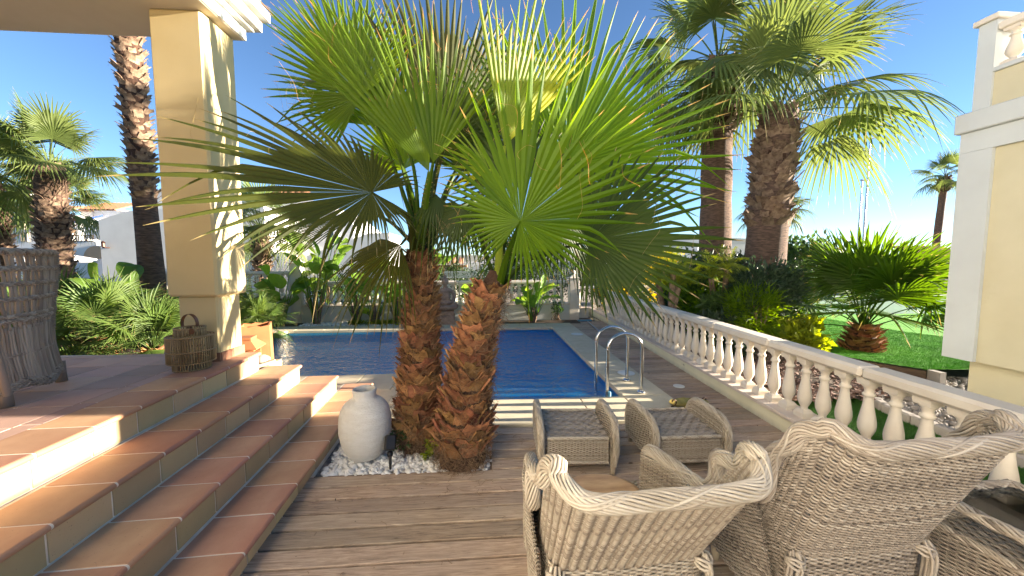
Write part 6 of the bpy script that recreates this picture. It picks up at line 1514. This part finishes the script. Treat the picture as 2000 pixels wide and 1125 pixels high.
# central white villa seen through the fronds
Yh = 17.0
o = thing('white_villa', (0, 0, 0), 0, 'bright white villa with outside stair and balustrade seen through the palm fronds', 'villa')
def wallpoly(o, pts, y, d=5, mat='house_white', name='wall'):
    pts = [(P(px, py, y)[0], P(px, py, y)[2]) for px, py in pts]; n = len(pts); g = G(); g.ngon([(x, y, z) for x, z in pts] + [(x, y + d, z) for x, z in pts], [list(range(n)), list(range(2 * n - 1, n - 1, -1))] + [[(i + 1) % n, i, n + i, n + (i + 1) % n] for i in range(n)]); return g.build(name, M[mat], o)
wallpoly(o, [(520, 590), (690, 590), (690, 440), (640, 400), (590, 385), (520, 385)], 19.0)
wallpoly(o, [(600, 590), (760, 590), (760, 455), (720, 455), (600, 500)], 16.5, 2.3)
wallpoly(o, [(690, 590), (890, 590), (890, 548), (760, 548), (690, 548)], 15.5, .9)
tiled_edge(o, *pxw(520, 592, 19), 18.8, P(560, 386, 19)[2], 1.6)
railing(o, *pxw(590, 645, 16.3), 16.3, P(0, 535, 16.3)[2], P(0, 513, 16.3)[2], n=22); railing(o, *pxw(690, 760, 15.4), 15.4, P(0, 548, 15.4)[2], P(0, 538, 15.4)[2], n=20)
for i in range(9):
    g = G(); a = P(742 + i * 6, 548 - 0 * i, 15.2); box(g, a[0], a[0] + .16, 14.6, 15.4, P(0, 552 - 6 * (9 - i) / 1.2, 15.2)[2] - .2, P(0, 548 - 6 * (9 - i) / 1.2, 15.2)[2]); g.build('stair_step', M['house_white'], o)
win(o, *pxw(648, 662, 19), P(0, 470, 19)[2], P(0, 450, 19)[2], 19.0)
o = thing('tiled_canopy', (0, 0, 0), 0, 'low white pavilion with terracotta tiled roof beyond the statue', 'pavilion')
wallpoly(o, [(842, 590), (905, 590), (905, 521), (842, 521)], 15.9, .25); tiled_edge(o, *pxw(838, 912, 15.6), 15.4, P(0, 519, 15.5)[2], 1.0, slope=.25)
railing(o, *pxw(868, 930, 15), 15.0, P(0, 546, 15)[2], P(0, 532, 15)[2], n=24)
o = thing('far_house', (0, 0, 0), 0, 'long pale far house behind the hedge and leaning palm crown', 'house'); wallpoly(o, [(1180, 545), (1470, 545), (1470, 466), (1290, 460), (1180, 505)], 26, 6); tiled_edge(o, *pxw(1150, 1250, 25.6), 25.4, P(0, 508, 25.6)[2], 1.5)
wallpoly(o, [(905, 545), (1180, 545), (1180, 512), (905, 512)], 27, 4, 'house_white')
o = thing('beige_house', (0, 0, 0), 0, 'beige house with arched window at the edge of the neighbouring wall', 'house'); wallpoly(o, [(1800, 600), (1900, 600), (1900, 500), (1800, 500)], 16, 4, 'house_beige')
wallpoly(o, [(1832, 548), (1846, 548), (1846, 530), (1843, 524), (1838, 522), (1834, 525), (1832, 530)], 15.96, .03, 'glass_dark', 'window'); tiled_edge(o, *pxw(1795, 1905, 15.8), 15.7, P(0, 500, 15.8)[2], 1.4)
o = thing('white_boundary_wall', (0, 0, 0), 0, 'low white boundary wall behind the artificial lawn', 'wall'); g = G(); box(g, 4.9, 15, 9.82, 10.0, -.1, .62); g.build('wall_body', M['house_white'], o)
# street lamps
def lamp(label, px, pyt, y, arm):
    p = P(px, pyt, y); o = thing('street_lamp', (p[0], y, -.1), 0, label, 'street lamp', 'street lamps behind the fan palm'); H = p[2] + .1
    g = G(); tubes(g, np.array([[(0, 0, 0), (0, 0, H * .5), (0, 0, H)]]), np.array([.10, .08, .05]), 8, ref=(0, 1, 0)); g.build('pole', M['pole'], o, smooth=True)
    g = G(); cbox(g, -.1, arm, -.12, .12, H - .06, H + .08, .03); g.build('lamp_head', M['pole'], o)
lamp('short grey street lamp with flat head behind the young fan palm', 1684, 352, 30, .55); lamp('taller street lamp pole rising into the hanging palm frond', 1700, 270, 30, .3)
# hills
g = G(); n = 60; xs_ = np.linspace(-300, 520, n); V = np.array([[(x, 420 + 30 * k, (-.2, 3.5 + 5.5 * max(0, math.sin(x * .011 + .6)) + 2.5 * math.sin(x * .05) ** 2 + RNG.normal(0, .5))[k]) for x in xs_] for k in (0, 1)])
grid(g, V); V3 = np.array([V[1], V[1] + [0, 150, -6]]); grid(g, V3); tag(g.build('hills', M['hill'], smooth=True), kind='structure')
for i, (px, w_) in enumerate(((1540, 16), (1570, 10), (1800, 14), (1825, 9), (1600, 8))):
    p = P(px, 500, 120); o = thing('hillside_house', (p[0], 120, -.16), 0, ['low pale far house left of the young fan palm crown', 'tiny far house on the horizon behind the fan palm tips', 'far house on the horizon left of the slender palm', 'tiny far house at the foot of the slender palm', 'tiny square far house over the fan palm crown'][i], 'house', 'tiny houses on the horizon')
    g = G(); box(g, 0, w_ * .5, 0, 5, 0, 3.2); g.build('wall', M['house_beige'], o); g = G(); hexa(g, [(-.3, -.3, 3.2), (w_ * .5 + .3, -.3, 3.2), (w_ * .5 + .3, 5.3, 3.2), (-.3, 5.3, 3.2), (w_ * .12, 2, 4.2), (w_ * .38, 2, 4.2), (w_ * .38, 3, 4.2), (w_ * .12, 3, 4.2)]); g.build('roof', M['roof_tile'], o)

# ------------------------------------------------------------------ fallen bits on deck, steps and coping
g = G(); st = []; rgl = np.random.default_rng(99)
for _ in range(150):
    x = rgl.uniform(-1.1, 2.6); y = rgl.uniform(1.7, 3.5 if x > .1 else 2.8); a = rgl.uniform(0, 6.28); l = rgl.uniform(.008, .03) * (3.0 if rgl.random() < .08 else 1)
    st.append([(x, y, .004), (x + l * .5 * math.cos(a), y + l * .5 * math.sin(a), .006), (x + l * math.cos(a + .3), y + l * math.sin(a + .3), .004)])
for _ in range(40):
    x = rgl.uniform(-.4, .9); y = rgl.uniform(2.55, 3.5 if x > .1 else 2.8); a = rgl.uniform(0, 6.28); l = rgl.uniform(.04, .11)
    st.append([(x, y, .004), (x + l * .5 * math.cos(a), y + l * .5 * math.sin(a), .010), (x + l * math.cos(a + .5), y + l * math.sin(a + .5), .004)])
tubes(g, np.array(st), .0013, 3); tag(g.build('plant_litter', M['fibre']), 'scattered dry palm fibres and bits on the deck boards', 'plant litter', kind='stuff')

# short artificial grass blades
def turf(name, label, n, region, z, h, mat, seed):
    rg = np.random.default_rng(seed); p = region(rg, n); n = len(p); a = rg.uniform(0, 6.28, n); w2 = rg.uniform(.0015, .003, n); hh = rg.uniform(.6, 1.2, n) * h; l = rg.normal(0, .5, (n, 2)) * hh[:, None]
    b1 = np.stack([p[:, 0] - w2 * np.cos(a), p[:, 1] - w2 * np.sin(a), np.full(n, z)], 1); b2 = np.stack([p[:, 0] + w2 * np.cos(a), p[:, 1] + w2 * np.sin(a), np.full(n, z)], 1); t3 = np.stack([p[:, 0] + l[:, 0], p[:, 1] + l[:, 1], z + hh], 1)
    g = G(); g.add(np.stack([b1, b2, t3], 1).reshape(-1, 3), None, np.arange(n * 3).reshape(n, 3)); tag(g.build(name, M[mat]), label, 'grass', kind='stuff')
def r1_(rg, n):
    x = rg.uniform(3.1, 5.0, n); y = rg.uniform(1.2, 4.4, n); return np.stack([x, y], 1)[(x < 4.58 + .3 * (y > 3.9))]
def r2_(rg, n):
    u = rg.uniform(0, 1, n) ** 1.3; y = 4.7 + u * 4.6; x0 = np.interp(y, [4.7, 5.19, 5.75, 6.5, 7.3, 10], [6.26, 5.94, 5.62, 5.2, 4.9, 4.9]); return np.stack([x0 + rg.uniform(0, 1, n) * 4.2, y], 1)
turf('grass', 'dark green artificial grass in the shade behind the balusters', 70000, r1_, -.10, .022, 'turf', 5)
turf('grass', 'artificial grass of the raised lawn with sunlight painted into its bright green', 110000, r2_, .10, .022, 'turf_sunpaint', 6)
